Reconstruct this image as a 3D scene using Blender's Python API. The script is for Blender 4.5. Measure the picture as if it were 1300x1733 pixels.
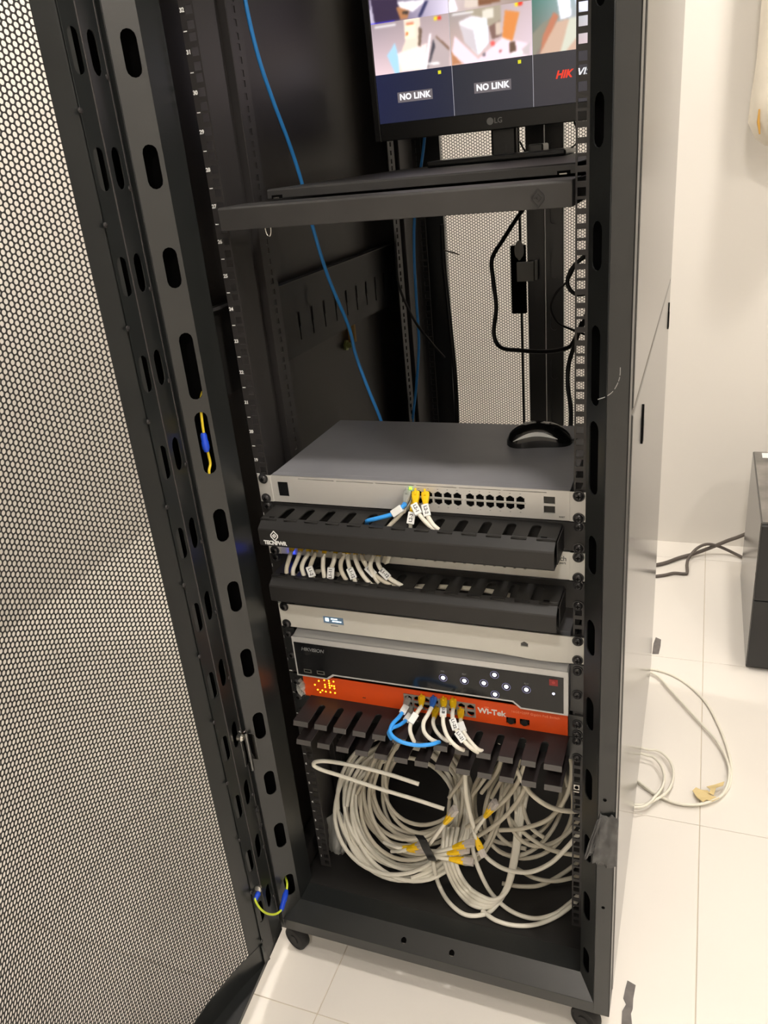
import bpy, bmesh, math, random
import numpy as np
from mathutils import Vector, Matrix

random.seed(7)
for o in list(bpy.data.objects):
    bpy.data.objects.remove(o)
scene = bpy.context.scene
COL = scene.collection

# ---------------------------------------------------------------- camera
CAM = Vector((0.3665, -0.9808, 1.3434))
YAW, PITCH, ROLL, FPX = -0.3963, -0.4151, -0.0992, 1361.98
_f = Vector((math.sin(YAW) * math.cos(PITCH), math.cos(YAW) * math.cos(PITCH), math.sin(PITCH)))
_r = _f.cross(Vector((0, 0, 1))).normalized()
_u = _r.cross(_f)
_c, _s = math.cos(ROLL), math.sin(ROLL)
_r, _u = _c * _r + _s * _u, -_s * _r + _c * _u
cam_data = bpy.data.cameras.new('camera')
cam = bpy.data.objects.new('camera', cam_data)
COL.objects.link(cam)
cam.matrix_world = Matrix(((_r.x, _u.x, -_f.x, CAM.x), (_r.y, _u.y, -_f.y, CAM.y),
                           (_r.z, _u.z, -_f.z, CAM.z), (0, 0, 0, 1)))
cam_data.sensor_fit = 'VERTICAL'
cam_data.sensor_height = 36.0
cam_data.lens = FPX / 1733.0 * 36.0
cam_data.clip_start = 0.02
scene.camera = cam


def P(x, y, **k):
    """point of the room seen at photograph pixel (x, y) on the plane X=, Y= or Z="""
    (a, v), = k.items()
    i = 'XYZ'.index(a)
    d = _f + _r * ((x - 650.0) / FPX) - _u * ((y - 866.5) / FPX)
    return CAM + d * ((v - CAM[i]) / d[i])


# ---------------------------------------------------------------- world, light, exposure
world = bpy.data.worlds.new('world')
scene.world = world
world.use_nodes = True
world.node_tree.nodes['Background'].inputs[0].default_value = (1.0, 0.95, 0.88, 1)
world.node_tree.nodes['Background'].inputs[1].default_value = 0.3
scene.view_settings.view_transform = 'Standard'
scene.view_settings.look = 'None'
scene.view_settings.gamma = 1.0
scene.view_settings.use_curve_mapping = False
scene.view_settings.exposure = 0.12
LAMP_POWER = 285.0      # emission strength of each recessed downlight
LAMPS = [(0.46, -0.37), (0.75, 1.05), (0.5, -2.0), (1.70, -1.1), (-1.0, 1.05)]  # the lamp by the side wall is added to brighten the left post
CEIL = 2.7
LAMP_WHERE = ['above the open front of the server rack', 'above the black backup power unit', 'near the wall facing the rack', 'added beside the side wall to brighten the left post', 'in the corner behind the mesh door']


# ---------------------------------------------------------------- materials
def lin(c):
    return tuple((x / 12.92 if x <= 0.04045 else ((x + 0.055) / 1.055) ** 2.4) for x in [v / 255.0 for v in c])


MATS = {}


def mat(name, rgb, rough=0.5, metal=0.0, spec=0.5, emit=0.0, bump=0.0, bscale=400.0, var=0.0, vscale=8.0,
        trans=0.0, alpha=1.0, coat=0.0, sss=0.0):
    if name in MATS:
        return MATS[name]
    m = bpy.data.materials.new(name)
    m.use_nodes = True
    nt = m.node_tree
    b = nt.nodes['Principled BSDF']
    c = lin(rgb) + (1,)
    b.inputs['Base Color'].default_value = c
    b.inputs['Roughness'].default_value = rough
    b.inputs['Metallic'].default_value = metal
    b.inputs['Specular IOR Level'].default_value = spec
    b.inputs['Coat Weight'].default_value = coat
    if trans:
        b.inputs['Transmission Weight'].default_value = trans
    if alpha < 1:
        b.inputs['Alpha'].default_value = alpha
    if emit:
        b.inputs['Emission Color'].default_value = c
        b.inputs['Emission Strength'].default_value = emit
    if bump or var:
        tc = nt.nodes.new('ShaderNodeTexCoord')
    if bump:
        n = nt.nodes.new('ShaderNodeTexNoise')
        n.inputs['Scale'].default_value = bscale
        n.inputs['Detail'].default_value = 2
        nt.links.new(tc.outputs['Object'], n.inputs['Vector'])
        bp = nt.nodes.new('ShaderNodeBump')
        bp.inputs['Strength'].default_value = bump
        bp.inputs['Distance'].default_value = 0.001
        nt.links.new(n.outputs['Fac'], bp.inputs['Height'])
        nt.links.new(bp.outputs['Normal'], b.inputs['Normal'])
    if var:
        n = nt.nodes.new('ShaderNodeTexNoise')
        n.inputs['Scale'].default_value = vscale
        n.inputs['Detail'].default_value = 5
        nt.links.new(tc.outputs['Object'], n.inputs['Vector'])
        r = nt.nodes.new('ShaderNodeValToRGB')
        r.color_ramp.elements[0].position = 0.3
        r.color_ramp.elements[1].position = 0.75
        r.color_ramp.elements[0].color = tuple(v * (1 - var) for v in c[:3]) + (1,)
        r.color_ramp.elements[1].color = tuple(min(1, v * (1 + var)) for v in c[:3]) + (1,)
        nt.links.new(n.outputs['Fac'], r.inputs['Fac'])
        nt.links.new(r.outputs['Color'], b.inputs['Base Color'])
    MATS[name] = m
    return m


M_WALL = mat('wall_paint', (226, 222, 215), 0.55, bump=0.05, bscale=120, var=0.012, vscale=2)
M_CEIL = mat('ceiling_paint', (226, 223, 218), 0.8)
M_TILE = mat('floor_tile_glaze', (228, 223, 215), 0.32, var=0.02, vscale=3)
M_GROUT = mat('tile_grout', (206, 196, 178), 0.9)
M_BLACK = mat('black_powder_coat', (30, 32, 32), 0.30, spec=0.75, bump=0.05, bscale=900, var=0.12, vscale=14)
M_BLACK2 = mat('black_panel_coat', (34, 34, 34), 0.13, bump=0.01, bscale=700)
M_INNER = mat('black_inner_coat', (29, 28, 27), 0.45, bump=0.05, bscale=900, var=0.1, vscale=9)
M_MESH = mat('black_mesh_coat', (34, 33, 32), 0.4)
M_RAIL = mat('rail_coat', (46, 44, 44), 0.4, bump=0.04, bscale=900)
M_SHELF = mat('shelf_coat', (54, 53, 52), 0.45, bump=0.08, bscale=700, var=0.1, vscale=25)
M_COVER = mat('manager_cover_coat', (32, 31, 30), 0.5, bump=0.06, bscale=900, var=0.08, vscale=30)
M_DARK = mat('black_plastic_and_shade', (10, 10, 10), 0.95, spec=0.05)  # black plastic parts, and painted shade inside the post and stiffener slots
M_SILVER = mat('silver_panel', (205, 203, 198), 0.36, metal=0.25, bump=0.02, bscale=1500)
M_SILVER2 = mat('brushed_silver', (206, 206, 205), 0.3, metal=0.25)
M_GREYTOP = mat('grey_metal_lid', (138, 138, 142), 0.42, metal=0.15, var=0.08, vscale=12)
M_WHITE_PANEL = mat('white_metal_panel', (222, 220, 212), 0.4, var=0.02)
M_ORANGE = mat('orange_panel', (236, 86, 28), 0.4, var=0.04, vscale=20)
M_GLOSS = mat('glossy_black_panel', (20, 21, 23), 0.12, var=0.2, vscale=40)
M_SCREW = mat('black_screw_steel', (62, 61, 62), 0.28, metal=0.5)
M_STEEL = mat('zinc_steel', (200, 198, 192), 0.25, metal=0.95)
M_CHROME = mat('chrome', (225, 225, 225), 0.12, metal=1.0)
M_RUBBER = mat('black_rubber', (24, 24, 24), 0.7)
M_CWHITE = mat('white_cable_jacket', (226, 222, 208), 0.45, var=0.03, vscale=30)
M_CBEIGE = mat('beige_cable_jacket', (205, 198, 180), 0.48, var=0.05, vscale=30)
M_CBLUE = mat('blue_cable_jacket', (60, 162, 250), 0.42)
M_CBLACK = mat('black_cable_jacket', (22, 21, 21), 0.5)
M_CGREY = mat('dusty_grey_cable_jacket', (96, 88, 82), 0.6, var=0.15, vscale=40)
M_YBOOT = mat('yellow_boot', (240, 196, 24), 0.45)
M_BBOOT = mat('blue_boot', (46, 108, 200), 0.45)
M_GBOOT = mat('clear_grey_boot', (176, 178, 172), 0.35, trans=0.3)
M_PLUG = mat('clear_plug', (222, 214, 208), 0.15, trans=0.3)
M_CONTACT = mat('gold_contact', (190, 160, 90), 0.3, metal=0.9)
M_LABEL = mat('label_paper', (226, 228, 226), 0.55)
M_INK = mat('black_ink', (42, 42, 44), 0.6)
M_PRINTW = mat('white_print', (235, 236, 234), 0.5)
M_PRINTG = mat('grey_print', (128, 130, 132), 0.5)
M_YG = mat('yellow_green_jacket', (206, 222, 60), 0.45)
M_YEL = mat('yellow_jacket', (222, 196, 40), 0.45)
M_LUG = mat('blue_lug', (24, 70, 200), 0.4)
M_COPPER = mat('copper', (190, 120, 80), 0.35, metal=0.9)
M_PORTGREY = mat('port_grey', (158, 155, 148), 0.4, metal=0.3)
M_LEDG = mat('green_led', (120, 240, 40), emit=4.0)
M_LEDB = mat('blue_led', (30, 70, 255), emit=9.0)
M_LEDW = mat('white_led', (222, 222, 255), emit=5.0)
M_LEDRING = mat('led_ring', (112, 112, 150), emit=0.6)
M_LEDO = mat('amber_led', (255, 176, 30), emit=5.0)
M_LCD = mat('lcd_glow', (84, 104, 122), emit=0.55)
M_LCDW = mat('lcd_text', (220, 240, 250), emit=1.6)
M_RED = mat('red_button', (150, 34, 34), 0.4)
M_BAG = mat('clear_plastic', (205, 205, 200), 0.25, trans=0.55)
M_TAPE = mat('grey_tape', (74, 74, 74), 0.22, var=0.3, vscale=60)
M_BTAPE = mat('black_tape', (22, 22, 22), 0.4)
M_MASK = mat('masking_tape', (214, 192, 138), 0.6)
M_DUST = mat('dark_scrap', (108, 103, 100), 0.6, var=0.25, vscale=50)
M_UPS = mat('ups_black', (38, 38, 38), 0.5, bump=0.05, bscale=900)
M_UPSSIDE = mat('ups_case', (62, 61, 59), 0.16, var=0.15, vscale=6)
M_PIPE = mat('wrapped_insulation', (214, 206, 190), 0.5, bump=0.4, bscale=60, var=0.06, vscale=12)
M_AMBER = mat('amber_coat', (196, 150, 70), 0.4)
M_MOUSE = mat('glossy_mouse', (12, 12, 12), 0.1)
M_MOUSEM = mat('matte_mouse', (24, 24, 24), 0.45)
M_MONITOR = mat('monitor_plastic', (18, 18, 18), 0.3)
M_LAMP = mat('lamp_diffuser', (255, 247, 238), emit=LAMP_POWER)
M_PURPLE = mat('finger_coat', (40, 35, 35), 0.5, var=0.1, vscale=30)


# ---------------------------------------------------------------- mesh builders
class MB:
    def __init__(s):
        s.v, s.f, s.smooth = [], [], False

    def add(s, vs, fs):
        n = len(s.v)
        s.v += [tuple(v) for v in vs]
        s.f += [tuple(i + n for i in f) for f in fs]
        return s

    def box(s, x0, x1, y0, y1, z0, z1):
        vs = [(x0, y0, z0), (x1, y0, z0), (x1, y1, z0), (x0, y1, z0), (x0, y0, z1), (x1, y0, z1), (x1, y1, z1), (x0, y1, z1)]
        return s.add(vs, [(0, 3, 2, 1), (4, 5, 6, 7), (0, 1, 5, 4), (1, 2, 6, 5), (2, 3, 7, 6), (3, 0, 4, 7)])

    def obox(s, c, ax, ay, az):
        """box from centre and three half-extent vectors"""
        c, ax, ay, az = map(Vector, (c, ax, ay, az))
        vs = [c + ax * i + ay * j + az * k for k in (-1, 1) for i, j in ((-1, -1), (1, -1), (1, 1), (-1, 1))]
        return s.add(vs, [(0, 3, 2, 1), (4, 5, 6, 7), (0, 1, 5, 4), (1, 2, 6, 5), (2, 3, 7, 6), (3, 0, 4, 7)])

    def prism(s, prof, fn, a, b):
        """closed 2-D profile swept from a to b; fn(p, q, t) gives the point"""
        n = len(prof)
        vs = [fn(p, q, t) for t in (a, b) for p, q in prof]
        fs = [(i, (i + 1) % n, (i + 1) % n + n, i + n) for i in range(n)]
        return s.add(vs, fs + [tuple(range(n))[::-1], tuple(range(n, 2 * n))])

    def tube(s, pts, r, n=10, cap=True):
        pts = [Vector(p) for p in pts]
        rs = r if isinstance(r, (list, tuple)) else [r] * len(pts)
        up = Vector((0.13, 0.21, 0.97))
        rings = []
        for i, p in enumerate(pts):
            d = (pts[min(i + 1, len(pts) - 1)] - pts[max(i - 1, 0)]).normalized()
            if abs(d.dot(up)) > 0.99:
                up = Vector((0.9, 0.3, 0.1))
            a = d.cross(up).normalized()
            b = a.cross(d)
            up = b
            rings.append([p + (a * math.cos(2 * math.pi * k / n) + b * math.sin(2 * math.pi * k / n)) * rs[i] for k in range(n)])
        vs = [v for ring in rings for v in ring]
        fs = []
        for i in range(len(pts) - 1):
            for k in range(n):
                fs.append((i * n + k, i * n + (k + 1) % n, (i + 1) * n + (k + 1) % n, (i + 1) * n + k))
        if cap:
            fs += [tuple(range(n))[::-1], tuple(range((len(pts) - 1) * n, len(pts) * n))]
        s.smooth = True
        return s.add(vs, fs)

    def lathe(s, prof, c, axis, n=20):
        """profile [(radius, along)] spun about axis through c"""
        axis = Vector(axis).normalized()
        a = axis.orthogonal().normalized()
        b = axis.cross(a)
        c = Vector(c)
        vs, fs = [], []
        for r, t in prof:
            for k in range(n):
                vs.append(c + axis * t + (a * math.cos(2 * math.pi * k / n) + b * math.sin(2 * math.pi * k / n)) * r)
        for i in range(len(prof) - 1):
            for k in range(n):
                fs.append((i * n + k, i * n + (k + 1) % n, (i + 1) * n + (k + 1) % n, (i + 1) * n + k))
        fs += [tuple(range(n))[::-1], tuple(range((len(prof) - 1) * n, len(prof) * n))]
        return s.add(vs, fs)

    def mesh(s, name):
        me = bpy.data.meshes.new(name)
        me.from_pydata(s.v, [], s.f)
        bm = bmesh.new()
        bm.from_mesh(me)
        bmesh.ops.recalc_face_normals(bm, faces=bm.faces)
        bm.to_mesh(me)
        bm.free()
        if s.smooth:
            me.polygons.foreach_set('use_smooth', [True] * len(me.polygons))
            me.set_sharp_from_angle(angle=math.radians(40))
        return me


def sm(pts, k=8):
    """smooth curve through the points (Catmull-Rom)"""
    pts = [Vector(p) for p in pts]
    q = [pts[0] * 2 - pts[1]] + pts + [pts[-1] * 2 - pts[-2]]
    out = []
    for i in range(1, len(q) - 2):
        a, b, c, d = q[i - 1:i + 3]
        for j in range(k):
            t = j / k
            out.append(0.5 * ((2 * b) + (c - a) * t + (2 * a - 5 * b + 4 * c - d) * t * t + (3 * b - a - 3 * c + d) * t ** 3))
    out.append(pts[-1])
    return out


def plate2d(loops, thick):
    """flat plate from closed 2-D loops (inner loops are holes), centred in w"""
    cu = bpy.data.curves.new('plate', 'CURVE')
    cu.dimensions = '2D'
    cu.fill_mode = 'BOTH'
    cu.extrude = thick / 2
    for lp in loops:
        sp = cu.splines.new('POLY')
        sp.points.add(len(lp) - 1)
        for p, (a, b) in zip(sp.points, lp):
            p.co = (a, b, 0, 1)
        sp.use_cyclic_u = True
    ob = bpy.data.objects.new('plate', cu)
    me = bpy.data.meshes.new_from_object(ob)
    bpy.data.objects.remove(ob)
    return me


def slot_loop(cu, cv, w, h, n=6):
    """upright oval slot of width w and height h"""
    r = w / 2
    pts = []
    for k in range(n + 1):
        a = math.pi * k / n
        pts.append((cu + r * math.cos(a), cv + h / 2 - r + r * math.sin(a)))
    for k in range(n + 1):
        a = math.pi + math.pi * k / n
        pts.append((cu + r * math.cos(a), cv - h / 2 + r + r * math.sin(a)))
    return pts


def rect(u0, u1, v0, v1):
    return [(u0, v0), (u1, v0), (u1, v1), (u0, v1)]


def frame_mat(o, eu, ev, ew):
    o, eu, ev, ew = map(Vector, (o, eu, ev, ew))
    return Matrix(((eu.x, ev.x, ew.x, o.x), (eu.y, ev.y, ew.y, o.y), (eu.z, ev.z, ew.z, o.z), (0, 0, 0, 1)))


def text_mesh(t, size, bold=0.0, shear=0.0, align='CENTER', depth=0.0002, space=1.0):
    cu = bpy.data.curves.new('txt', 'FONT')
    cu.body = t
    cu.size = size
    cu.offset = bold
    cu.shear = shear
    cu.extrude = depth
    cu.align_x = align
    cu.align_y = 'CENTER'
    cu.space_character = space
    cu.resolution_u = 3
    ob = bpy.data.objects.new('txt', cu)
    me = bpy.data.meshes.new_from_object(ob)
    bpy.data.objects.remove(ob)
    return me


# ---------------------------------------------------------------- objects
def tag(o, label=None, cat=None, group=None, kind=None):
    if label:
        o['label'] = label
    if cat:
        o['category'] = cat
    if group:
        o['group'] = group
    if kind:
        o['kind'] = kind
    return o


def obj(name, me, m, parent=None, loc=None, bevel=0.0, label=None):
    if isinstance(me, MB):
        me = me.mesh(name)
    o = bpy.data.objects.new(name, me)
    COL.objects.link(o)
    if not me.materials:
        me.materials.append(m)
    if loc is not None:
        o.location = loc
    if bevel:
        b = o.modifiers.new('bevel', 'BEVEL')
        b.width = bevel
        b.segments = 2
        b.limit_method = 'ANGLE'
    if parent is not None:
        o.parent = parent
        o.matrix_parent_inverse = WORLD_INV[parent.name]
    WORLD_INV[o.name] = (Matrix.Translation(o.location)).inverted()
    if parent is not None:
        # local origin stays in world coordinates
        pass
    if label:
        o['label'] = label
    return o


WORLD_INV = {}


def thing(name, label, cat, loc, group=None):
    o = bpy.data.objects.new(name, None)
    o.empty_display_size = 0.05
    COL.objects.link(o)
    o.location = loc
    WORLD_INV[o.name] = Matrix.Translation(Vector(loc)).inverted()
    return tag(o, label, cat, group)


def put(o, M):
    """bake a placement matrix into an object's own mesh"""
    o.data.transform(M)
    o.data.update()
    return o


def text(parent, t, size, pos, m, eu=(1, 0, 0), ev=(0, 0, 1), name='lettering', **k):
    me = text_mesh(t, size, **k)
    eu, ev = Vector(eu).normalized(), Vector(ev).normalized()
    me.transform(frame_mat(pos, eu, ev, eu.cross(ev)))
    return obj(name, me, m, parent)


# ================================================================ THE ROOM
X0, X1, Y0, Y1 = -1.75, 2.05, -2.9, 1.75
floor = obj('floor', MB().box(X0, X1, Y0, Y1, -0.06, -0.002), M_GROUT)
tag(floor, 'floor of large cream white glazed tiles', 'floor', kind='structure')
TS, TG = 0.609, 0.0016
tile_me = None
for i in range(-4, 5):
    for j in range(-6, 4):
        x0, y0 = 0.43 + i * TS, 0.41 + j * TS
        a0, a1, b0, b1 = max(x0 + TG / 2, X0), min(x0 + TS - TG / 2, X1), max(y0 + TG / 2, Y0), min(y0 + TS - TG / 2, Y1)
        if a1 - a0 < 0.02 or b1 - b0 < 0.02:
            continue
        full = a1 - a0 > TS - TG - 1e-4 and b1 - b0 > TS - TG - 1e-4
        if full:
            if tile_me is None:
                h = (TS - TG) / 2
                tile_me = MB().box(-h, h, -h, h, -0.008, 0.0).mesh('tile')
            obj('tile', tile_me, M_TILE, floor, ((a0 + a1) / 2, (b0 + b1) / 2, 0), bevel=0.001)
        else:
            obj('tile', MB().box(a0, a1, b0, b1, -0.008, 0.0), M_TILE, floor, bevel=0.001)
for nm, b, lb in (('wall_back', (X0, X1, Y1, Y1 + 0.1, -0.06, CEIL), 'plain cream white wall behind the server rack'),
                  ('wall_left', (X0 - 0.1, X0, Y0, Y1 + 0.1, -0.06, CEIL), 'plain white wall beyond the open mesh door'),
                  ('wall_right', (X1, X1 + 0.1, Y0, Y1 + 0.1, -0.06, CEIL), 'plain white wall on the side of the black power unit'),
                  ('wall_front', (X0 - 0.1, X1 + 0.1, Y0 - 0.1, Y0, -0.06, CEIL), 'plain white wall facing the open rack')):
    tag(obj(nm, MB().box(*b), M_WALL), lb, 'wall', kind='structure')
tag(obj('ceiling', MB().box(X0 - 0.1, X1 + 0.1, Y0 - 0.1, Y1 + 0.1, CEIL, CEIL + 0.1), M_CEIL), 'plain white ceiling with round recessed lamps', 'ceiling', kind='structure')
for k, (x, y) in enumerate(LAMPS):
    t = thing('ceiling_downlight', 'round recessed ceiling downlight ' + LAMP_WHERE[k], 'lamp', (x, y, CEIL), 'ceiling downlights')
    obj('trim_ring', MB().lathe([(0.088, 0), (0.105, 0), (0.105, -0.006), (0.095, -0.01), (0.088, -0.006), (0.088, 0)], (x, y, CEIL), (0, 0, 1), 32), M_CEIL, t)
    obj('diffuser', MB().lathe([(0.0875, -0.001), (0.0875, -0.004)], (x, y, CEIL), (0, 0, 1), 32), M_LAMP, t)

# ================================================================ THE SERVER RACK
Z0, U = 0.1246, 0.04445
YF, W1, CX, CY, ZB = -0.1094, 0.0242, 0.0243, 0.0291, 0.07
YB, ZT = 0.882, 2.06
XO, XM, XI = 0.3, 0.3 - W1, 0.3 - W1 - CX          # outer, crease, inner x of the front frame
YI = YF + CY


def uz(n):
    return Z0 + U * (n - 0.5)


rack = thing('server_rack', 'tall black server rack cabinet with its perforated front door swung open', 'server rack', (0, 0.39, 0))
SLOTS = [(1.476, .05), (1.356, .05), (1.2385, .05), (1.112, .09), (1.0045, .09), (0.8795, .052), (0.7615, .052), (0.642, .052),
         (0.5205, .052), (0.401, .05), (0.2835, .055), (0.165, .05), (1.596, .05), (1.716, .05), (1.836, .05), (1.956, .05)]
cl = math.hypot(CX, CY)
for s in (-1, 1):
    o = MB()
    # flat outer strip, outer return and the inner web, one folded sheet
    o.box(min(s * XM, s * XO), max(s * XM, s * XO), YF, YF + 0.002, ZB, ZT)
    o.box(min(s * (XO - 0.002), s * XO), max(s * (XO - 0.002), s * XO), YF, YF + 0.03, ZB, ZT)
    o.box(min(s * XI, s * (XI + 0.002)), max(s * XI, s * (XI + 0.002)), YI, -0.03, ZB + W1 + CX, ZT - 0.05)
    o.box(min(s * XI, s * (XO - 0.004)), max(s * XI, s * (XO - 0.004)), -0.032, -0.03, ZB + W1 + CX, ZT - 0.05)
    o.box(min(s * XI, s * XO), max(s * XI, s * XO), YF, -0.03, ZB, ZB + 0.002)  # bottom plate added to keep floor light out of the slots
    post = obj('front_post', o, M_BLACK, rack, bevel=0.0008)
    a, b = sorted((s * (XI + 0.003), s * (XO - 0.003)))
    obj('post_slot_shade', MB().box(a, b, -0.072, -0.034, ZB + 0.003, ZT - 0.01), M_DARK, post)  # black box added as the shade seen through the post slots
    loops = [[(0, ZB + W1), (cl, ZB + W1 + CX), (cl, ZT - W1 - CX), (0, ZT - W1)]]
    for z, h in SLOTS:
        loops.append(slot_loop(cl * 0.6, z, 0.0185, h))
    me = plate2d(loops, 0.0016)
    eu = Vector((-s * CX / cl, CY / cl, 0))
    me.transform(frame_mat((s * XM, YF + 0.0008, 0), eu, (0, 0, 1), eu.cross(Vector((0, 0, 1)))))
    obj('slotted_strip', me, M_BLACK, post)
    # rear posts
    o = MB()
    o.box(min(s * .25, s * XO), max(s * .25, s * XO), YB - 0.03, YB - 0.002, ZB, ZT)
    o.box(min(s * .262, s * .264), max(s * .262, s * .264), YB - 0.09, YB - 0.03, ZB, ZT)
    obj('rear_post', o, M_BLACK, rack, bevel=0.0008)
# base: flat front strip, sloped strip with two holes, top ledge, floor sheet
o = MB()
o.prism([(YF, ZB), (YF + 0.002, ZB), (YF + 0.002, ZB + W1), (YF, ZB + W1)], lambda a, b, t: (t, a, b), -XM, XM)
base = obj('base_beam', o, M_BLACK, rack, bevel=0.0006)
loops = [[(-XM, 0), (XM, 0), (XI, cl), (-XI, cl)]]
for x in (-0.046, 0.040):
    loops.append([(x + 0.005 * math.cos(a), cl * .42 + 0.0055 * math.sin(a)) for a in [2 * math.pi * k / 14 for k in range(14)]])
me = plate2d(loops, 0.0016)
ev = Vector((0, CY / cl, CX / cl))
me.transform(frame_mat((0, YF + 0.0006, ZB + W1), (1, 0, 0), ev, Vector((1, 0, 0)).cross(ev)))
obj('sloped_strip', me, M_BLACK, base)
obj('ledge', MB().box(-XI, XI, YI, -0.042, ZB + W1 + CX - 0.002, ZB + W1 + CX), M_BLACK, base)
obj('backing', MB().box(-XI, XI, YF + 0.03, YF + 0.032, ZB + 0.004, ZB + W1 + CX - 0.002), M_DARK, base)
obj('floor_sheet', MB().box(-0.285, 0.285, -0.0405, YB - 0.03, ZB + W1 + CX - 0.003, ZB + W1 + CX - 0.001), M_INNER, rack)
o = MB()
o.prism([(YF, ZT), (YF + 0.002, ZT), (YF + 0.002, ZT - W1), (YF, ZT - W1)], lambda a, b, t: (t, a, b), -XM, XM)
o.box(-XO, XO, YF, YB, ZT, ZT + 0.002)
obj('top_panel', o, M_BLACK, rack)
# side panels
for s in (-1, 1):
    for z0, z1 in ((0.085, 1.052), (1.057, ZT - 0.01)):
        a, b = sorted((s * 0.2905, s * 0.3015))
        pn = obj('side_panel', MB().box(a, b, YF + 0.034, YB - 0.034, z0, z1), M_BLACK2 if s > 0 else mat('side_panel_coat', (47, 43, 40), 0.42, bump=0.05, bscale=900), rack, bevel=0.003)
        if s > 0 and z0 < 0.5:
            for y, z, h in ((0.09, 0.987, 0.055), (0.80, 0.987, 0.055)):
                me = plate2d([slot_loop(0, 0, 0.014, h)], 0.002)
                me.transform(frame_mat((0.3022, y, z), (0, 1, 0), (0, 0, 1), (1, 0, 0)))
                lt = obj('latch', me, M_DARK, pn)
                me = plate2d([slot_loop(0, 0, 0.006, h * .6)], 0.002)
                me.transform(frame_mat((0.3030, y, z - 0.008), (0, 1, 0), (0, 0, 1), (1, 0, 0)))
                obj('latch', me, M_SCREW, pn)
# bottom rim that carries the side panels
for s in (-1, 1):
    a, b = sorted((s * 0.27, s * 0.30))
    obj('side_beam', MB().box(a, b, YF + 0.03, YB - 0.03, ZB, ZB + 0.012), M_BLACK, rack)
# casters
for x, y in ((-0.268, -0.075), (0.262, -0.075), (-0.268, 0.82), (0.262, 0.82)):
    o = MB()
    o.box(x - 0.02, x + 0.02, y - 0.02, y + 0.02, ZB - 0.004, ZB - 0.0005)
    o.box(x - 0.014, x - 0.0115, y - 0.012, y + 0.012, 0.026, ZB - 0.004)
    o.box(x + 0.0115, x + 0.014, y - 0.012, y + 0.012, 0.026, ZB - 0.004)
    c = obj('caster', o, M_STEEL, rack)
    w = MB().lathe([(0.004, -0.011), (0.009, -0.011), (0.0095, -0.009), (0.019, -0.009), (0.0195, -0.0105), (0.0225, -0.0095), (0.0245, -0.006), (0.0245, 0.006), (0.0225, 0.0095), (0.009, 0.0105), (0.004, 0.0105)], (x, y - 0.012, 0.0245), (0.35, 1, 0), 28)
    w.smooth = True
    obj('wheel', w, M_RUBBER, c)

# mounting rails with square holes
HOLES = [(n, d) for n in range(1, 43) for d in (-0.015875, 0, 0.015875)]


def holed(u0, u1, h0, h1, hh, fn, th):
    """upright strip with one column of rectangular holes, as two bars and the bridges between the holes"""
    o = MB()
    za, zb = Z0 - 0.004, Z0 + 42 * U + 0.01

    def bar(a, b, z0, z1):
        vs = [fn(*p) for p in ((a, 0, z0), (b, 0, z0), (b, th, z0), (a, th, z0), (a, 0, z1), (b, 0, z1), (b, th, z1), (a, th, z1))]
        o.add(vs, [(0, 3, 2, 1), (4, 5, 6, 7), (0, 1, 5, 4), (1, 2, 6, 5), (2, 3, 7, 6), (3, 0, 4, 7)])
    bar(u0, h0, za, zb)
    bar(h1, u1, za, zb)
    edges = [za] + [e for n, d in HOLES for e in (uz(n) + d - hh / 2, uz(n) + d + hh / 2)] + [zb]
    for i in range(0, len(edges), 2):
        bar(h0, h1, edges[i], edges[i + 1])
    return o


def rail(s, yfront, rear=False):
    xs = sorted((s * 0.2255, s * 0.2455))
    o = holed(xs[0], xs[1], s * 0.2325 - 0.00475, s * 0.2325 + 0.00475, 0.0095, lambda u, w, v: (u, yfront + w, v), 0.002)
    r = obj('mounting_rail', o, M_RAIL, rack)
    g = -1 if rear else 1
    o = MB()
    zt = Z0 + 42 * U + 0.01
    zb = Z0 - 0.004
    a = s * 0.2255
    y1 = yfront + g * 0.002

    def bx(xa, xb, ya, yb):
        o.box(min(xa, xb), max(xa, xb), min(ya, yb), max(ya, yb), zb, zt)
    a = s * 0.2455
    bx(a, a + s * 0.0016, y1, yfront + g * 0.086)                   # side web behind the outer edge of the flange
    bx(a + s * 0.0016, a + s * 0.014, yfront + g * 0.084, yfront + g * 0.086)   # groove
    bx(a + s * 0.0124, a + s * 0.014, yfront + g * 0.086, yfront + g * 0.114)
    bx(a + s * 0.0, a + s * 0.014, yfront + g * 0.114, yfront + g * 0.116)
    obj('web', o, M_RAIL, r, bevel=0.0005)
    # rear strip with its own row of small holes
    o = holed(0.0, 0.036, 0.0145, 0.0225, 0.0084, lambda u, w, v: (a + s * w, yfront + g * (0.116 + u), v), 0.0016)
    obj('rear_strip', o, M_RAIL, r)
    return r


railL = rail(-1, 0.0)
railR = rail(1, 0.0)
rail(-1, 0.84, True)
rail(1, 0.84, True)
# unit numbers and tick marks printed on the left rail
tm = MB()
for n in range(1, 43):
    text(railL, str(n), 0.0066, (-0.2413, -0.0012, uz(n)), M_PRINTW, name='unit_number', bold=0.00025, depth=0.0001)
    tm.box(-0.2437, -0.2388, -0.0012, -0.001, uz(n) + U / 2 - 0.0006, uz(n) + U / 2 + 0.0006)
tag(obj('unit_ticks', tm, M_PRINTW, railL), kind='stuff')
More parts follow.
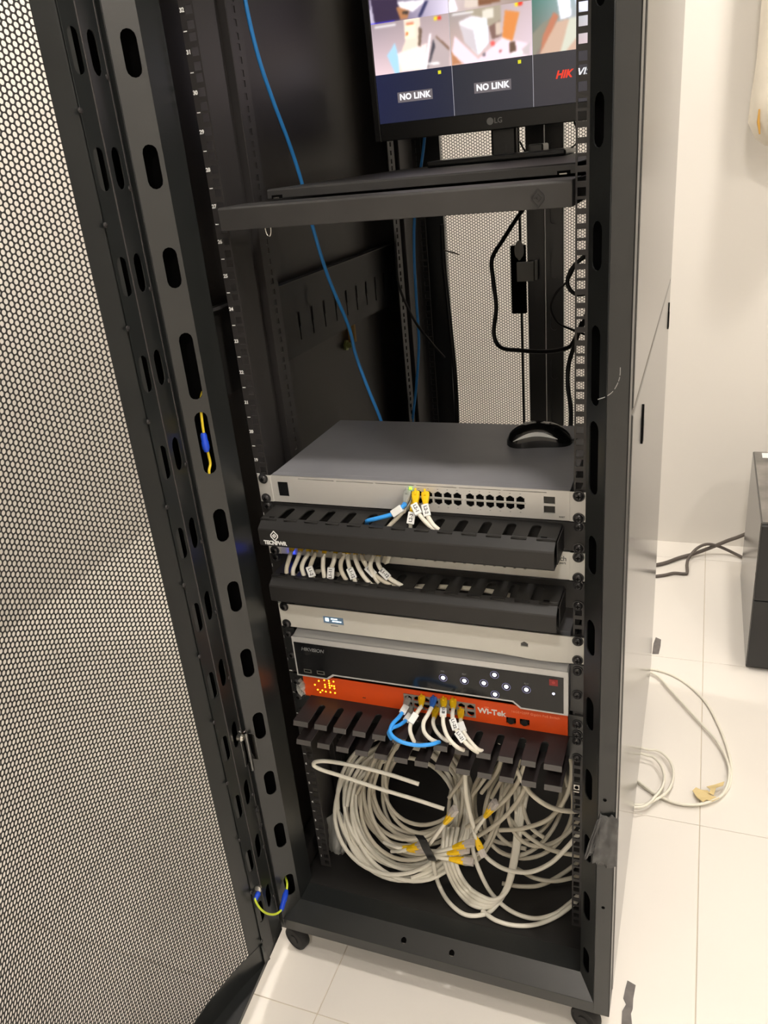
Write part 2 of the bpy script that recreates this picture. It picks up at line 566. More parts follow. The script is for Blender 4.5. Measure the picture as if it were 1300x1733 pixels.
# depth members joining posts at left and right, cable tray with tapered slots on the left
for s in (-1, 1):
    a, b = sorted((s * 0.262, s * 0.288))
    for z in (0.128, 1.12, 1.97):
        if s < 0 and z == 1.12:
            continue
        obj('side_member', MB().box(a, b, -0.03, YB - 0.03, z, z + 0.045), M_INNER, rack, bevel=0.001)
loops = [rect(-0.028, 0.845, 1.045, 1.172)]
for k in range(-4, 12):
    y = 0.26 + 0.0518 * k
    if 0.15 < y < 0.24:
        continue
    loops.append([(y - 0.005, 1.115), (y + 0.005, 1.115), (y + 0.0045, 1.092), (y + 0.002, 1.090), (y + 0.0015, 1.068), (y - 0.0025, 1.068), (y - 0.002, 1.09), (y - 0.0045, 1.092)])
me = plate2d(loops, 0.0016)
me.transform(frame_mat((-0.2745, 0, 0), (0, 1, 0), (0, 0, 1), (1, 0, 0)))
tray = obj('side_cable_tray', me, M_INNER, rack)
o = MB()
o.prism([(-0.2745, 1.170), (-0.268, 1.172), (-0.262, 1.170), (-0.262, 1.1685), (-0.268, 1.1705), (-0.2745, 1.1685)], lambda a, b, t: (a, t, b), -0.028, 0.845)
o.box(-0.29, -0.2745, -0.028, 0.845, 1.0445, 1.046)
obj('rolled_lip', o, M_RAIL, tray)
# bolt with a clip on the left wall
o = MB().lathe([(0.003, 0), (0.011, 0), (0.011, 0.004), (0.006, 0.005), (0.006, 0.014), (0.003, 0.015)], (-0.2895, 0.475, 1.008), (1, 0, 0), 6)
bolt = obj('grounding_bolt', o, mat('green_zinc', (150, 160, 100), 0.35, metal=0.7), rack)
obj('clip', MB().box(-0.289, -0.275, 0.492, 0.500, 1.01, 1.045), mat('brass_clip', (150, 118, 60), 0.5, metal=0.5), bolt)

# ---------------------------------------------------------------- perforated sheets
def perforated(name, fn, u0, u1, v0, v1, p, r, wall=0.0, n=12):
    """sheet of close-packed round holes; fn maps arrays u, v, w to points"""
    du = p * math.sqrt(3) / 2
    nu, nv = int((u1 - u0) / du), int((v1 - v0) / p)
    I, J = np.meshgrid(np.arange(nu), np.arange(nv), indexing='ij')
    cu = (u0 + du * (I + 0.5)).ravel()
    cv = (v0 + p * (J + 0.5 + 0.5 * (I % 2) - 0.25)).ravel()
    ang = np.arange(n) * 2 * np.pi / n
    ro = np.where(np.arange(n) % 2 == 0, p / math.sqrt(3), p / 2) if n == 12 else np.full(n, p / math.sqrt(3))
    N = len(cu)
    ring = [(ro, 0.0), (np.full(n, r), 0.0)] + ([(np.full(n, r), wall)] if wall else [])
    co = []
    for rr, w in ring:
        u = cu[:, None] + rr * np.cos(ang)
        v = cv[:, None] + rr * np.sin(ang)
        co.append(np.stack(fn(u, v, np.full_like(u, w)), -1))
    R = len(ring)
    V = np.stack(co, 1).reshape(-1, 3)                  # N, R, n, 3
    k = np.arange(n)
    k2 = (k + 1) % n
    quads = []
    for q in range(R - 1):
        a = q * n + k
        quads.append(np.stack([a, q * n + k2, (q + 1) * n + k2, (q + 1) * n + k], -1))
    Q = np.concatenate(quads)
    F = (Q[None] + (np.arange(N) * R * n)[:, None, None]).reshape(-1, 4)
    me = bpy.data.meshes.new(name)
    me.vertices.add(len(V))
    me.vertices.foreach_set('co', V.astype(np.float32).ravel())
    me.loops.add(F.size)
    me.loops.foreach_set('vertex_index', F.astype(np.int32).ravel())
    me.polygons.add(len(F))
    me.polygons.foreach_set('loop_start', np.arange(0, F.size, 4, dtype=np.int32))
    me.update(calc_edges=True)
    return me


# front door: hinged on the left post, opened a little less than square, bowed outwards
DH = np.array([-0.2785, -0.115])
DD = np.array([0.081, -0.9967])
DN = np.array([0.9967, 0.081])


def dpt(s, off, z):
    q = DH + DD * s + DN * off
    return (float(q[0]), float(q[1]), float(z))


def bow(s):
    t = (s - 0.055) / 0.52
    return 0.004 - 4 * 0.064 * t * (1 - t)


DZ0, DZ1, DWID = 0.072, 2.05, 0.6


def bow_map(u, v, w):
    off = 0.004 - 4 * 0.064 * ((u - 0.055) / 0.52) * (1 - (u - 0.055) / 0.52) - w
    return DH[0] + DD[0] * u + DN[0] * off, DH[1] + DD[1] * u + DN[1] * off, v


door = obj('front_door', MB().prism([(0.0, 0.0), (0.004, 0.0), (0.004, -0.022), (0.0, -0.022)], lambda a, b, t: dpt(a, b, t), DZ0, DZ1), M_BLACK, rack)
door['label'] = 'bowed black perforated steel door standing open'
obj('perforated_sheet', perforated('perforated_sheet', bow_map, 0.082, 0.566, DZ0 + 0.045, DZ1 - 0.045, 0.0068, 0.00292, 0.0011), M_MESH, door)


def bowed_strip(sa, sb, th=0.0014, lift=0.0):
    n = 8
    pr = []
    for k in range(n + 1):
        s = sa + (sb - sa) * k / n
        pr.append((s, bow(s) + lift))
    for k in range(n, -1, -1):
        s = sa + (sb - sa) * k / n
        pr.append((s, bow(s) + lift - th))
    return pr


o = MB()
o.prism(bowed_strip(0.060, 0.0955, lift=0.0006), lambda a, b, t: dpt(a, b, t), DZ0 + 0.005, DZ1 - 0.005)
o.prism(bowed_strip(0.558, 0.578, lift=0.0006), lambda a, b, t: dpt(a, b, t), DZ0 + 0.005, DZ1 - 0.005)
o.prism([(0.575, 0.004), (0.606, 0.002), (0.61, -0.004), (0.61, -0.022), (0.606, -0.022), (0.606, -0.004), (0.575, 0.0)], lambda a, b, t: dpt(a, b, t), DZ0, DZ1)
fr = obj('door_frame', o, M_BLACK, door)
# folded stiffener on the hinge side: two slotted faces meeting in a ridge
RIDGE = [(0.0705, -0.0005), (0.0485, 0.0055), (0.0045, 0.0)]
dz = [1.4745 - 0.1168 * k for k in range(-4, 12)]
for (sa, oa), (sb, ob_), w in ((RIDGE[0], RIDGE[1], 0.0145), (RIDGE[1], RIDGE[2], 0.0215)):
    a, b = Vector(dpt(sa, oa, 0)), Vector(dpt(sb, ob_, 0))
    L = (b - a).length
    loops = [rect(0, L, DZ0 + 0.03, DZ1 - 0.03)]
    for z in dz:
        if z > DZ0 + 0.07:
            loops.append(slot_loop(L * 0.5, z, w, 0.046))
    me = plate2d(loops, 0.0014)
    eu = (b - a).normalized()
    me.transform(frame_mat(a, eu, (0, 0, 1), eu.cross(Vector((0, 0, 1)))))
    obj('slotted_stiffener', me, M_BLACK, fr)
obj('slot_shade_strip', MB().prism([(0.0055, -0.002), (0.0065, -0.002), (0.0065, -0.018), (0.0055, -0.018)], lambda a, b, t: dpt(a, b, t), DZ0 + 0.01, DZ1 - 0.01), M_DARK, fr)  # black strip added as shade inside the stiffener slots
obj('slot_shade_back', MB().prism([(0.006, -0.018), (0.068, -0.018), (0.068, -0.0195), (0.006, -0.0195)], lambda a, b, t: dpt(a, b, t), DZ0 + 0.01, DZ1 - 0.01), M_DARK, fr)  # black sheet standing for the shade behind the slotted faces
for (sa, oa) in (RIDGE[1], RIDGE[2]):
    obj('fold_highlight_bead', MB().tube([dpt(sa, oa, DZ0 + 0.03), dpt(sa, oa, 1.06), dpt(sa, oa, DZ1 - 0.03)], 0.0016, 10), M_RAIL, fr)  # lighter bead along each fold, added as its thin highlight
rv = MB()
for k in range(17):
    z = 1.417 - 0.1168 * (k - 5)
    for s, of in ((0.0725, 0.0005), (0.0085, 0.0005)):
        zz = z if s > 0.05 else z + 0.035
        if zz < DZ0 + 0.05 or zz > DZ1 - 0.05:
            continue
        rv.lathe([(0.0034, 0), (0.003, 0.0016), (0.0014, 0.0026)], dpt(s, of, zz), (DN[0], DN[1], 0), 10)
rv.smooth = True
tag(obj('weld_studs', rv, M_RAIL, fr), kind='stuff')
# bottom and top plates closing the bow, with their short upright lips
for z0, z1, zl0, zl1 in ((DZ0, DZ0 + 0.0015, DZ0, DZ0 + 0.05), (DZ1 - 0.0015, DZ1, DZ1 - 0.05, DZ1)):
    pr = [(0.0, 0.0), (0.61, 0.0)] + [(0.575 - 0.52 * k / 16, min(0.0, bow(0.575 - 0.52 * k / 16)) - 0.001) for k in range(17)]
    obj('end_plate', MB().prism(pr, lambda a, b, t: dpt(a, b, t), z0, z1), M_BLACK, door)
    obj('end_lip', MB().prism(bowed_strip(0.06, 0.575, lift=0.0004), lambda a, b, t: dpt(a, b, t), zl0, zl1), M_BLACK, door)
obj('bottom_flange', MB().prism([(0.0, 0.0), (0.61, 0.0), (0.61, -0.0014), (0.0, -0.0014)], lambda a, b, t: dpt(a, b, t), DZ0, DZ0 + 0.008), M_BLACK, door)
obj('corner_gusset', MB().prism([(0.0, 0.0), (0.075, 0.0), (0.075, -0.0016), (0.0, -0.0016)], lambda a, b, t: dpt(a, b, t), DZ0, DZ0 + 0.05), M_BLACK, door)
# hinge bracket with its pin
hz = 0.495
o = MB()
o.prism([(-0.006, 0.002), (0.016, 0.002), (0.016, 0.0035), (-0.006, 0.0035)], lambda a, b, t: dpt(a, b, t), hz - 0.03, hz + 0.03)
o.prism([(-0.006, 0.002), (-0.0045, 0.002), (-0.0045, 0.018), (-0.006, 0.018)], lambda a, b, t: dpt(a, b, t), hz - 0.03, hz + 0.022)
o.tube([dpt(0.004, 0.0075, hz - 0.045), dpt(0.004, 0.0075, hz + 0.03)], 0.0035, 12)
hb = obj('hinge_bracket', o, mat('dark_chrome', (120, 120, 120), 0.15, metal=1.0), door, bevel=0.0006)
o = MB().lathe([(0.003, 0), (0.006, 0.001), (0.0065, 0.008), (0.004, 0.011)], dpt(0.022, 0.003, hz + 0.036), (DN[0], DN[1], 0), 14)
o.smooth = True
obj('pin_knob', o, M_STEEL, hb)
o = MB()
for zz in (hz + 0.026, hz - 0.026):
    o.lathe([(0.0042, 0.003), (0.0042, 0.0052), (0.002, 0.006)], dpt(-0.001, 0.0, zz), (DN[0], DN[1], 0), 12)
obj('rivet', o, M_STEEL, hb)
o = MB()
o.prism([(0.002, 0.002), (0.012, 0.002), (0.012, 0.0032), (0.002, 0.0032)], lambda a, b, t: dpt(a, b, t), 0.325, 0.372)
for zz in (0.365, 0.332):
    o.lathe([(0.0034, 0.003), (0.0034, 0.0048), (0.0012, 0.0055)], dpt(0.007, 0.0, zz), (DN[0], DN[1], 0), 12)
obj('lower_bracket', o, M_SCREW, door)

# rear double door: two perforated leaves, their meeting stiles, lock rods and lock
rd = MB()
for a, b in ((-0.275, -0.195), (-0.006, 0.033), (0.035, 0.074), (0.195, 0.275)):
    rd.box(a, b, YB - 0.002, YB + 0.016, 0.085, ZT - 0.02)
for a, b in ((-0.275, 0.033), (0.035, 0.275)):
    rd.box(a, b, YB - 0.002, YB + 0.016, 0.085, 0.15)
    rd.box(a, b, YB - 0.002, YB + 0.016, ZT - 0.085, ZT - 0.02)
rear = obj('rear_door', rd, M_BLACK, rack, bevel=0.001)
for a, b in ((-0.197, -0.004), (0.072, 0.197)):
    obj('perforated_sheet', perforated('rear_sheet', lambda u, v, w: (u, np.full_like(u, YB + 0.008) + w, v), a, b, 0.145, ZT - 0.08, 0.0064, 0.00272), M_MESH, rear)
obj('lock_rod', MB().tube([(-0.020, YB - 0.008, 0.12), (-0.020, YB - 0.008, 1.95)], 0.0028, 8), M_RAIL, rear)
o = MB()
o.box(-0.042, -0.008, YB - 0.012, YB - 0.002, 0.985, 1.135)
lk = obj('lock_case', o, M_DARK, rear, bevel=0.002)
o = MB()
me = plate2d([[(0.008 * math.cos(a) * (1.3 if abs(math.sin(a)) < .75 else .8), 0.022 * math.sin(a)) for a in [2 * math.pi * k / 20 for k in range(20)]]], 0.003)
me.transform(frame_mat((-0.021, YB - 0.0145, 1.125), (1, 0, 0), (0, 0, 1), (0, -1, 0)))
obj('lock_plate', me, mat('dull_zinc', (150, 149, 145), 0.55, metal=0.5), lk)
o = MB().box(-0.026, 0.012, YB - 0.022, YB - 0.012, 1.058, 1.1)
o.box(0.014, 0.020, YB - 0.022, YB - 0.012, 1.06, 1.103)
obj('lock_tongue', o, mat('dull_zinc', (150, 149, 145), 0.55, metal=0.5), lk, bevel=0.001)
loops = [rect(0.036, 0.072, 0.16, 1.95)]
for k in range(15):
    loops.append(slot_loop(0.054, 0.28 + k * 0.115, 0.016, 0.05))
me = plate2d(loops, 0.0014)
me.transform(frame_mat((0, YB - 0.006, 0), (1, 0, 0), (0, 0, 1), (0, -1, 0)))
obj('slotted_stiffener', me, M_BLACK, rear)

# cage nuts left bare near the bottom of the right rail, scuffs on the right post
for z in (uz(7) + 0.0159,):
    cz = P(979, 1331, Y=-0.001).z
    o = MB().box(0.2278, 0.2372, -0.004, 0.006, cz - 0.005, cz + 0.005)
    o.box(0.2278, 0.2372, -0.006, -0.003, cz - 0.0085, cz - 0.0062)
    cn = obj('cage_nut', o, M_STEEL, rack, bevel=0.0006)
    obj('thread', MB().lathe([(0.003, -0.0046), (0.003, -0.0042)], (0.2325, 0, cz), (0, 1, 0), 12), M_DARK, cn)
pts = [P(x, y, Y=YF - 0.0006) for x, y in ((1012, 676), (1024, 672), (1036, 664), (1044, 652), (1049, 638), (1050, 622))]
sp = sm(pts, 6)
sc = MB()
for i in range(0, len(sp) - 1):
    if i in (6, 7, 13, 14, 20, 24):
        continue
    sc.tube([sp[i], sp[i + 1]], 0.00045, 5)
obj('scuff_mark', sc, mat('scuffed_paint', (150, 150, 148), 0.6), rack)
o = MB().lathe([(0.0025, -0.0006), (0.0025, -0.0002)], P(1024, 1354, Y=YF), (0, 1, 0), 12)
obj('screw_hole', o, M_DARK, rack)
o = MB().lathe([(0.0025, -0.0006), (0.0025, -0.0002)], P(1021, 1536, Y=YF), (0, 1, 0), 12)
obj('screw_hole', o, M_DARK, rack)

# ================================================================ EQUIPMENT
_sc = MB().lathe([(0.0004, 0.0), (0.0078, 0.0), (0.0078, -0.0012), (0.0062, -0.0014), (0.0060, -0.0032), (0.0045, -0.0045), (0.0025, -0.0048), (0.0004, -0.0048)], (0, 0, 0), (0, 1, 0), 20)
_sc.smooth = True
SCREW = _sc.mesh('screw')
SCREW.materials.append(M_SCREW)
_rc = MB().box(-0.003, 0.003, -0.0051, -0.0044, -0.0007, 0.0007).box(-0.0007, 0.0007, -0.0051, -0.0044, -0.003, 0.003)
RECESS = _rc.mesh('cross_recess')
RECESS.materials.append(M_DARK)


def screws(parent, n, y, sides=(-1, 1), ds=(-0.0159, 0.0159)):
    for s in sides:
        for d in ds:
            p = (s * 0.2325, y, uz(n) + d)
            k = obj('screw', SCREW, M_SCREW, parent, p)
            obj('cross_recess', RECESS, M_DARK, k, p)


def rj_loop(cx, cz, up=1, k=1.0):
    pts = [(-.0056, -.0042), (.0056, -.0042), (.0056, .0022), (.0036, .0022), (.0036, .0036), (.0018, .0036), (.0018, .0046), (-.0018, .0046), (-.0018, .0036), (-.0036, .0036), (-.0036, .0022), (-.0056, .0022)]
    pts = [(cx + a * k, cz + up * b * k) for a, b in pts]
    return pts if up > 0 else pts[::-1]


def face(parent, loops, y, m, thick=0.002, name='front_panel', bevel=0):
    me = plate2d(loops, thick)
    me.transform(frame_mat((0, y + thick / 2, 0), (1, 0, 0), (0, 0, 1), (0, -1, 0)))
    return obj(name, me, m, parent, bevel=bevel)


_cv = MB().box(-0.006, 0.006, 0.0021, 0.012, -0.005, 0.005)
CAVITY = _cv.mesh('port')
CAVITY.materials.append(M_DARK)

# ---- 24-port switch with grey lid
zc = uz(18)
sw = thing('network_switch', 'silver fronted 24-port network switch with dark grey lid carrying the mouse', 'network switch', (0, 0.12, zc - 0.021))
cols = [0.0 + 0.0139 * k + (0.004 if k > 5 else 0) for k in range(12)]
loops = [rect(-0.2205, 0.2205, zc - 0.0212, zc + 0.0212), rect(-0.2105, -0.1935, zc - 0.0115, zc + 0.0115)]
PX = [-0.0015 + c for c in cols]
for x in PX:
    loops.append(rj_loop(x, zc + 0.0055, 1))
    loops.append(rj_loop(x, zc - 0.0055, -1))
for dz_ in (0.0068, -0.0068):
    loops.append(rect(0.1865, 0.2015, zc + dz_ - 0.0052, zc + dz_ + 0.0052))
for k in range(6):
    a = -0.175 + k * 0.0615
    loops.append(rect(a, a + 0.058, zc + 0.0172, zc + 0.0181))
face(sw, loops, -0.002, M_SILVER)
for x in PX:
    for d in (0.0055, -0.0055):
        obj('port', CAVITY, M_DARK, sw, (x, -0.002, zc + d))
obj('body', MB().box(-0.2205, 0.2205, 0.0125, 0.264, zc - 0.0212, zc + 0.0212), M_GREYTOP, sw, bevel=0.0012)
obj('lid_edge', MB().box(-0.2205, 0.2205, -0.0001, 0.0125, zc + 0.0195, zc + 0.0212), M_GREYTOP, sw)
obj('touch_display', MB().box(-0.2103, -0.1937, -0.0012, 0.004, zc - 0.0113, zc + 0.0113), M_GLOSS, sw)
obj('slot_backing', MB().box(-0.18, 0.21, 0.0005, 0.012, zc + 0.0165, zc + 0.019), M_DARK, sw)
for d in (0.0068, -0.0068):
    obj('fibre_port', MB().box(0.1866, 0.2014, 0.0005, 0.012, zc + d - 0.0051, zc + d + 0.0051), mat('fibre_cage', (60, 60, 58), 0.4, metal=0.5), sw)
for s in (-1, 1):
    a, b = sorted((s * 0.2205, s * 0.2425))
    obj('ear', MB().box(a, b, -0.0035, -0.0015, zc - 0.0212, zc + 0.0212), M_SILVER, sw, bevel=0.0006)
obj('port_surround', MB().box(PX[0] - 0.0075, PX[5] + 0.0075, -0.0024, -0.002, zc - 0.0004, zc + 0.0004).box(PX[6] - 0.0075, PX[11] + 0.0075, -0.0024, -0.002, zc - 0.0004, zc + 0.0004), M_PORTGREY, sw)
obj('status_lamp', MB().box(-0.001, 0.0025, -0.0032, -0.002, zc + 0.0115, zc + 0.0145), M_LEDG, sw)
text(sw, 'RESET', 0.003, (0.2105, -0.0022, zc - 0.0165), M_INK)
tk = MB()
for x in PX:
    for d in (0.0135, -0.0132):
        tk.box(x - 0.001, x + 0.001, -0.0022, -0.002, zc + d - 0.0004, zc + d + 0.0004)
tag(obj('port_marks', tk, M_PRINTG, sw), kind='stuff')
screws(sw, 18, -0.0036)

# ---- horizontal cable managers
def manager(n, name, label, covered, dx, group=None, drop=0.0):
    zc = uz(n)
    t = thing(name, label, 'cable manager', (0, -0.03, zc - 0.022), group)
    obj('back_plate', MB().box(-0.2425, 0.2425, -0.002, 0.0, zc - 0.0212, zc + 0.0212), M_COVER if covered else M_BLACK, t, bevel=0.0006)
    zc -= drop
    w, pitch = 0.215, 0.0333
    yf = -0.052 if covered else -0.070
    zt, zb_ = (0.0165, -0.0195) if covered else (0.0215, -0.0165)
    for zz, top in ((zc + zt, True), (zc + zb_, False)):
        # comb: fingers joined along the back, gaps rounded at the back end
        lp = [(-w, yf)]
        y_in = -0.009 if covered else -0.022
        for k in range(12):
            c = -w + pitch * (k + 0.5) + 0.0152
            h = 0.0066 if covered else 0.0058
            lp += [(c - h, yf), (c - h, y_in - h)]
            lp += [(c - h * math.cos(math.pi * q / 6), y_in - h + h * math.sin(math.pi * q / 6)) for q in range(1, 6)]
            lp += [(c + h, y_in - h), (c + h, yf)]
        lp += [(w, yf), (w, -0.002), (-w, -0.002)]
        me = plate2d([lp], 0.0018)
        me.transform(Matrix.Translation((dx, 0, zz)))
        cb = obj('comb', me, M_PURPLE if not covered else M_COVER, t)
        if not covered:
            ends = [-w] + [-w + pitch * (k + 0.5) + 0.0152 + sgn * 0.0058 for k in range(12) for sgn in (-1, 1)] + [w]
            for k in range(13):
                a, b = ends[2 * k] + dx, ends[2 * k + 1] + dx
                obj('finger_tip', MB().prism([(yf, zz + 0.0009), (yf - 0.0035, zz - 0.007), (yf - 0.002, zz - 0.0075), (yf + 0.0012, zz - 0.0009)], lambda p, q, r: (r, p, q), a, b), mat('finger_tip_lit', (78, 75, 73), 0.4), cb, bevel=0.0005)  # tips coloured lighter than the comb, as if lit
    if covered:
        pr = [(-0.047, 0.0182), (-0.0635, 0.0072), (-0.0645, 0.005), (-0.0645, -0.0185), (-0.062, -0.0213), (-0.047, -0.0213),
              (-0.047, -0.0200), (-0.0612, -0.0200), (-0.0630, -0.0180), (-0.0630, 0.0046), (-0.062, 0.0062), (-0.047, 0.0166)]
        cv = obj('cover', MB().prism(pr, lambda p, q, r: (r, p, zc + q), -0.2145 + dx, 0.2145 + dx), M_COVER, t, bevel=0.0006)
        nt = MB()
        for s in (-1, 1):
            nt.box(dx + s * 0.1985 - 0.004, dx + s * 0.1985 + 0.004, -0.0475, -0.045, zc + 0.0165, zc + 0.0186)
        obj('cover_clips', nt, M_DARK, cv)
        for s in (-1, 1):
            a, b = sorted((dx + s * 0.2155, dx + s * 0.2170))
            obj('end_cheek', MB().box(a, b, -0.05, -0.002, zc - 0.018, zc + 0.014), M_COVER, t)
    screws(t, n, -0.0021)
    return t


m1 = manager(17, 'cable_manager', 'black cable manager with white diamond emblem under the grey-lidded switch', True, -0.004)
m2 = manager(15, 'cable_manager', 'plain covered black cable manager with many white cables bent into it', True, -0.0015, drop=0.0055)
m3 = manager(9, 'cable_manager', 'uncovered black cable manager with open fingers below the orange switch', False, 0.006)
zc = uz(17)
# emblem: two nested diamonds and the name strip
lx, lz = -0.1925, zc - 0.0035


def diamond(parent, cx, cz, y, k, m, name='emblem', th=0.0004):
    lps = [[(cx, cz + 1.25 * k), (cx + k * .82, cz + .35 * k), (cx + k * .82, cz - .15 * k), (cx, cz - 1.1 * k), (cx - k * .82, cz - .15 * k), (cx - k * .82, cz + .35 * k)],
           [(cx, cz + .98 * k), (cx + k * .62, cz + .28 * k), (cx + k * .62, cz - .08 * k), (cx, cz - .8 * k), (cx - k * .62, cz - .08 * k), (cx - k * .62, cz + .28 * k)]]
    face(parent, lps, y, m, th, name)
    q = .48 * k
    face(parent, [[(cx, cz + q + .1 * k), (cx + q, cz + .1 * k), (cx, cz - q + .1 * k), (cx - q, cz + .1 * k)],
                  [(cx, cz + .18 * k + .1 * k), (cx + .18 * k, cz + .1 * k), (cx, cz - .18 * k + .1 * k), (cx - .18 * k, cz + .1 * k)]], y, m, th, name)


diamond(m1, lx, lz, -0.0650, 0.0075, M_PRINTW)
text(m1, 'TECNPWR', 0.0085, (lx, -0.0650, lz - 0.0108), M_PRINTW, bold=0.0004, space=0.86)

# ---- second switch, mostly hidden by the upper manager
zc = uz(16)
s2 = thing('network_switch', 'white network switch with a blue lamp and a dozen white patch cables', 'network switch', (0, 0.12, zc - 0.021))
loops = [rect(-0.2205, 0.2205, zc - 0.0212, zc + 0.0212)]
PX2 = [-0.182 + 0.0145 * k for k in range(12)] + [0.0 + 0.0145 * k for k in range(12)]
for x in PX2:
    loops.append(rj_loop(x, zc + 0.0055, 1))
    loops.append(rj_loop(x, zc - 0.0065, -1))
face(s2, loops, -0.002, M_WHITE_PANEL)
for x in PX2:
    for d in (0.0055, -0.0065):
        obj('port', CAVITY, M_DARK, s2, (x, -0.002, zc + d))
obj('body', MB().box(-0.2205, 0.2205, 0.0125, 0.264, zc - 0.0212, zc + 0.0212), M_GREYTOP, s2, bevel=0.001)
for s in (-1, 1):
    a, b = sorted((s * 0.2205, s * 0.2425))
    obj('ear', MB().box(a, b, -0.0035, -0.0015, zc - 0.0212, zc + 0.0212), M_WHITE_PANEL, s2, bevel=0.0006)
obj('status_lamp', MB().lathe([(0.0030, -0.0035), (0.0030, -0.002)], P(494, 934, Y=-0.002), (0, 1, 0), 14), M_LEDB, s2)
text(s2, 'switch', 0.0105, (0.2045, -0.0023, zc + 0.0105), M_INK, align='CENTER', space=0.9)
text(s2, '24 port', 0.0050, (0.2080, -0.0023, zc + 0.0040), M_INK)
screws(s2, 16, -0.0036)

# ---- plain silver appliance with a small display
zc = uz(13)
ap = thing('network_appliance', 'plain silver rack appliance with a small lit display above the video recorder', 'appliance', (0, 0.15, zc - 0.021))
bot = [(0.2425 - 0.485 * k / 24, zc - 0.0212 - (0.004 * math.exp(-((0.2425 - 0.485 * k / 24 - 0.185) / 0.05) ** 2))) for k in range(25)]
loops = [[(-0.2425, zc + 0.0212), (0.2425, zc + 0.0212)] + bot, rect(-0.1655, -0.1300, zc - 0.0065, zc + 0.0065), rj_loop(0.1565, zc - 0.0005, 1, 0.95)]
face(ap, loops, -0.0035, M_WHITE_PANEL, 0.0022)
obj('display', MB().box(-0.1654, -0.1301, -0.0022, 0.001, zc - 0.0064, zc + 0.0064), M_LCD, ap)
dsp = MB()
for a, b, c_, d in ((-0.162, -0.156, -0.003, 0.003), (-0.152, -0.141, 0.001, 0.003), (-0.150, -0.1345, -0.003, -0.0012)):
    dsp.box(a, b, -0.0026, -0.0022, zc + c_, zc + d)
obj('display_marks', dsp, M_LCDW, ap)
obj('caption', MB().box(-0.153, -0.1405, -0.0037, -0.0035, zc - 0.0103, zc - 0.0088), M_PRINTG, ap)
obj('port', MB().box(0.1505, 0.1625, -0.001, 0.01, zc - 0.0055, zc + 0.0050), mat('port_plug_dark', (80, 80, 80), 0.5), ap)
obj('body', MB().box(-0.2205, 0.2205, 0.0105, 0.36, zc - 0.021, zc + 0.021), M_GREYTOP, ap)
screws(ap, 13, -0.0037)

# ---- video recorder
NB = [(-0.2215, 0.5725), (-0.166, 0.5725), (-0.154, 0.5815), (0.139, 0.5825), (0.151, 0.5722), (0.2212, 0.5722), (0.2212, 0.6485), (-0.2215, 0.6485)]
nv = thing('video_recorder', 'black and silver video recorder with seven glowing round front buttons', 'video recorder', (0, 0.17, 0.572))
me = plate2d([NB], 0.026)
me.transform(frame_mat((0, -0.002, 0), (1, 0, 0), (0, 0, 1), (0, -1, 0)))
bz = obj('bezel', me, M_SILVER2, nv, bevel=0.0022)
obj('bezel_top', MB().prism([(-0.0135, 0.6480), (0.011, 0.6545), (0.011, 0.6470), (-0.0135, 0.6470)], lambda p, q, r: (r, p, q), -0.2195, 0.2192), M_SILVER2, bz)
NP = [(-0.2185, 0.5758), (-0.1675, 0.5758), (-0.1555, 0.5850), (0.1405, 0.5858), (0.1525, 0.5755), (0.2145, 0.5755), (0.2145, 0.6385), (-0.2185, 0.6385)]
face(nv, [NP], -0.0158, M_GLOSS, 0.0012, 'front_panel')
obj('body', MB().box(-0.2205, 0.2205, 0.011, 0.39, 0.572, 0.648), M_BLACK, nv)
for (x, y) in ((750, 1147), (786, 1152), (819, 1156), (837, 1142), (838, 1175), (857, 1162), (891, 1167)):
    q = P(x, y, Y=-0.0159)
    b = obj('button', MB().lathe([(0.0030, 0.0), (0.0030, -0.0006), (0.0022, -0.0009)], q, (0, 1, 0), 18), M_LEDW, nv)
    rg = MB()
    for k in range(28):
        a0, a1 = 2 * math.pi * k / 28, 2 * math.pi * (k + 1) / 28
        rg.add([(q.x + r_ * math.cos(a), q.y - 0.0003, q.z + r_ * math.sin(a)) for a in (a0, a1) for r_ in (0.0058, 0.0066)], [(0, 1, 3, 2)])
    obj('halo_ring', rg, M_LEDRING, b)
q = P(937, 1174, Y=-0.0159)
obj('status_lamp', MB().lathe([(0.0018, 0), (0.0018, -0.0005)], q, (0, 1, 0), 12), M_LEDW, nv)
q = P(937, 1155, Y=-0.0159)
pb = obj('power_button', MB().box(q.x - 0.0062, q.x + 0.0062, q.y - 0.0006, q.y, q.z - 0.0055, q.z + 0.0055), M_RED, nv)
obj('power_mark', MB().lathe([(0.0024, -0.0009), (0.0024, -0.0006)], q, (0, 1, 0), 12), mat('dim_red', (190, 70, 66), 0.5), pb)
text(nv, 'HIKVISION', 0.0088, P(528.5, 1100.5, Y=-0.0162), M_PRINTG, shear=0.25, bold=0.0001, space=0.95)
for x, y in ((521, 1135.5), (543, 1138.5)):
    q = P(x, y, Y=-0.016)
    u_ = obj('usb_port', MB().box(q.x - 0.0068, q.x + 0.0068, q.y - 0.0005, q.y, q.z - 0.0033, q.z + 0.0033), mat('usb_shell', (150, 148, 140), 0.35, metal=0.7), nv)
    obj('usb_tongue', MB().box(q.x - 0.0052, q.x + 0.0052, q.y - 0.0007, q.y - 0.0003, q.z - 0.0012, q.z + 0.0020), M_DARK, u_)
for x, y, w_ in ((749, 1136, 0.007), (785.5, 1141, 0.006), (891, 1157, 0.006)):
    text(nv, 'REC' if x < 760 else 'AUX', 0.0034, P(x, y, Y=-0.0162), M_PRINTG)
for s in (-1, 1):
    a, b = sorted((s * 0.2215, s * 0.2425))
    obj('ear', MB().box(a, b, -0.0025, -0.0005, uz(11) - 0.019, uz(12) + 0.0195), M_BLACK, nv, bevel=0.0006)
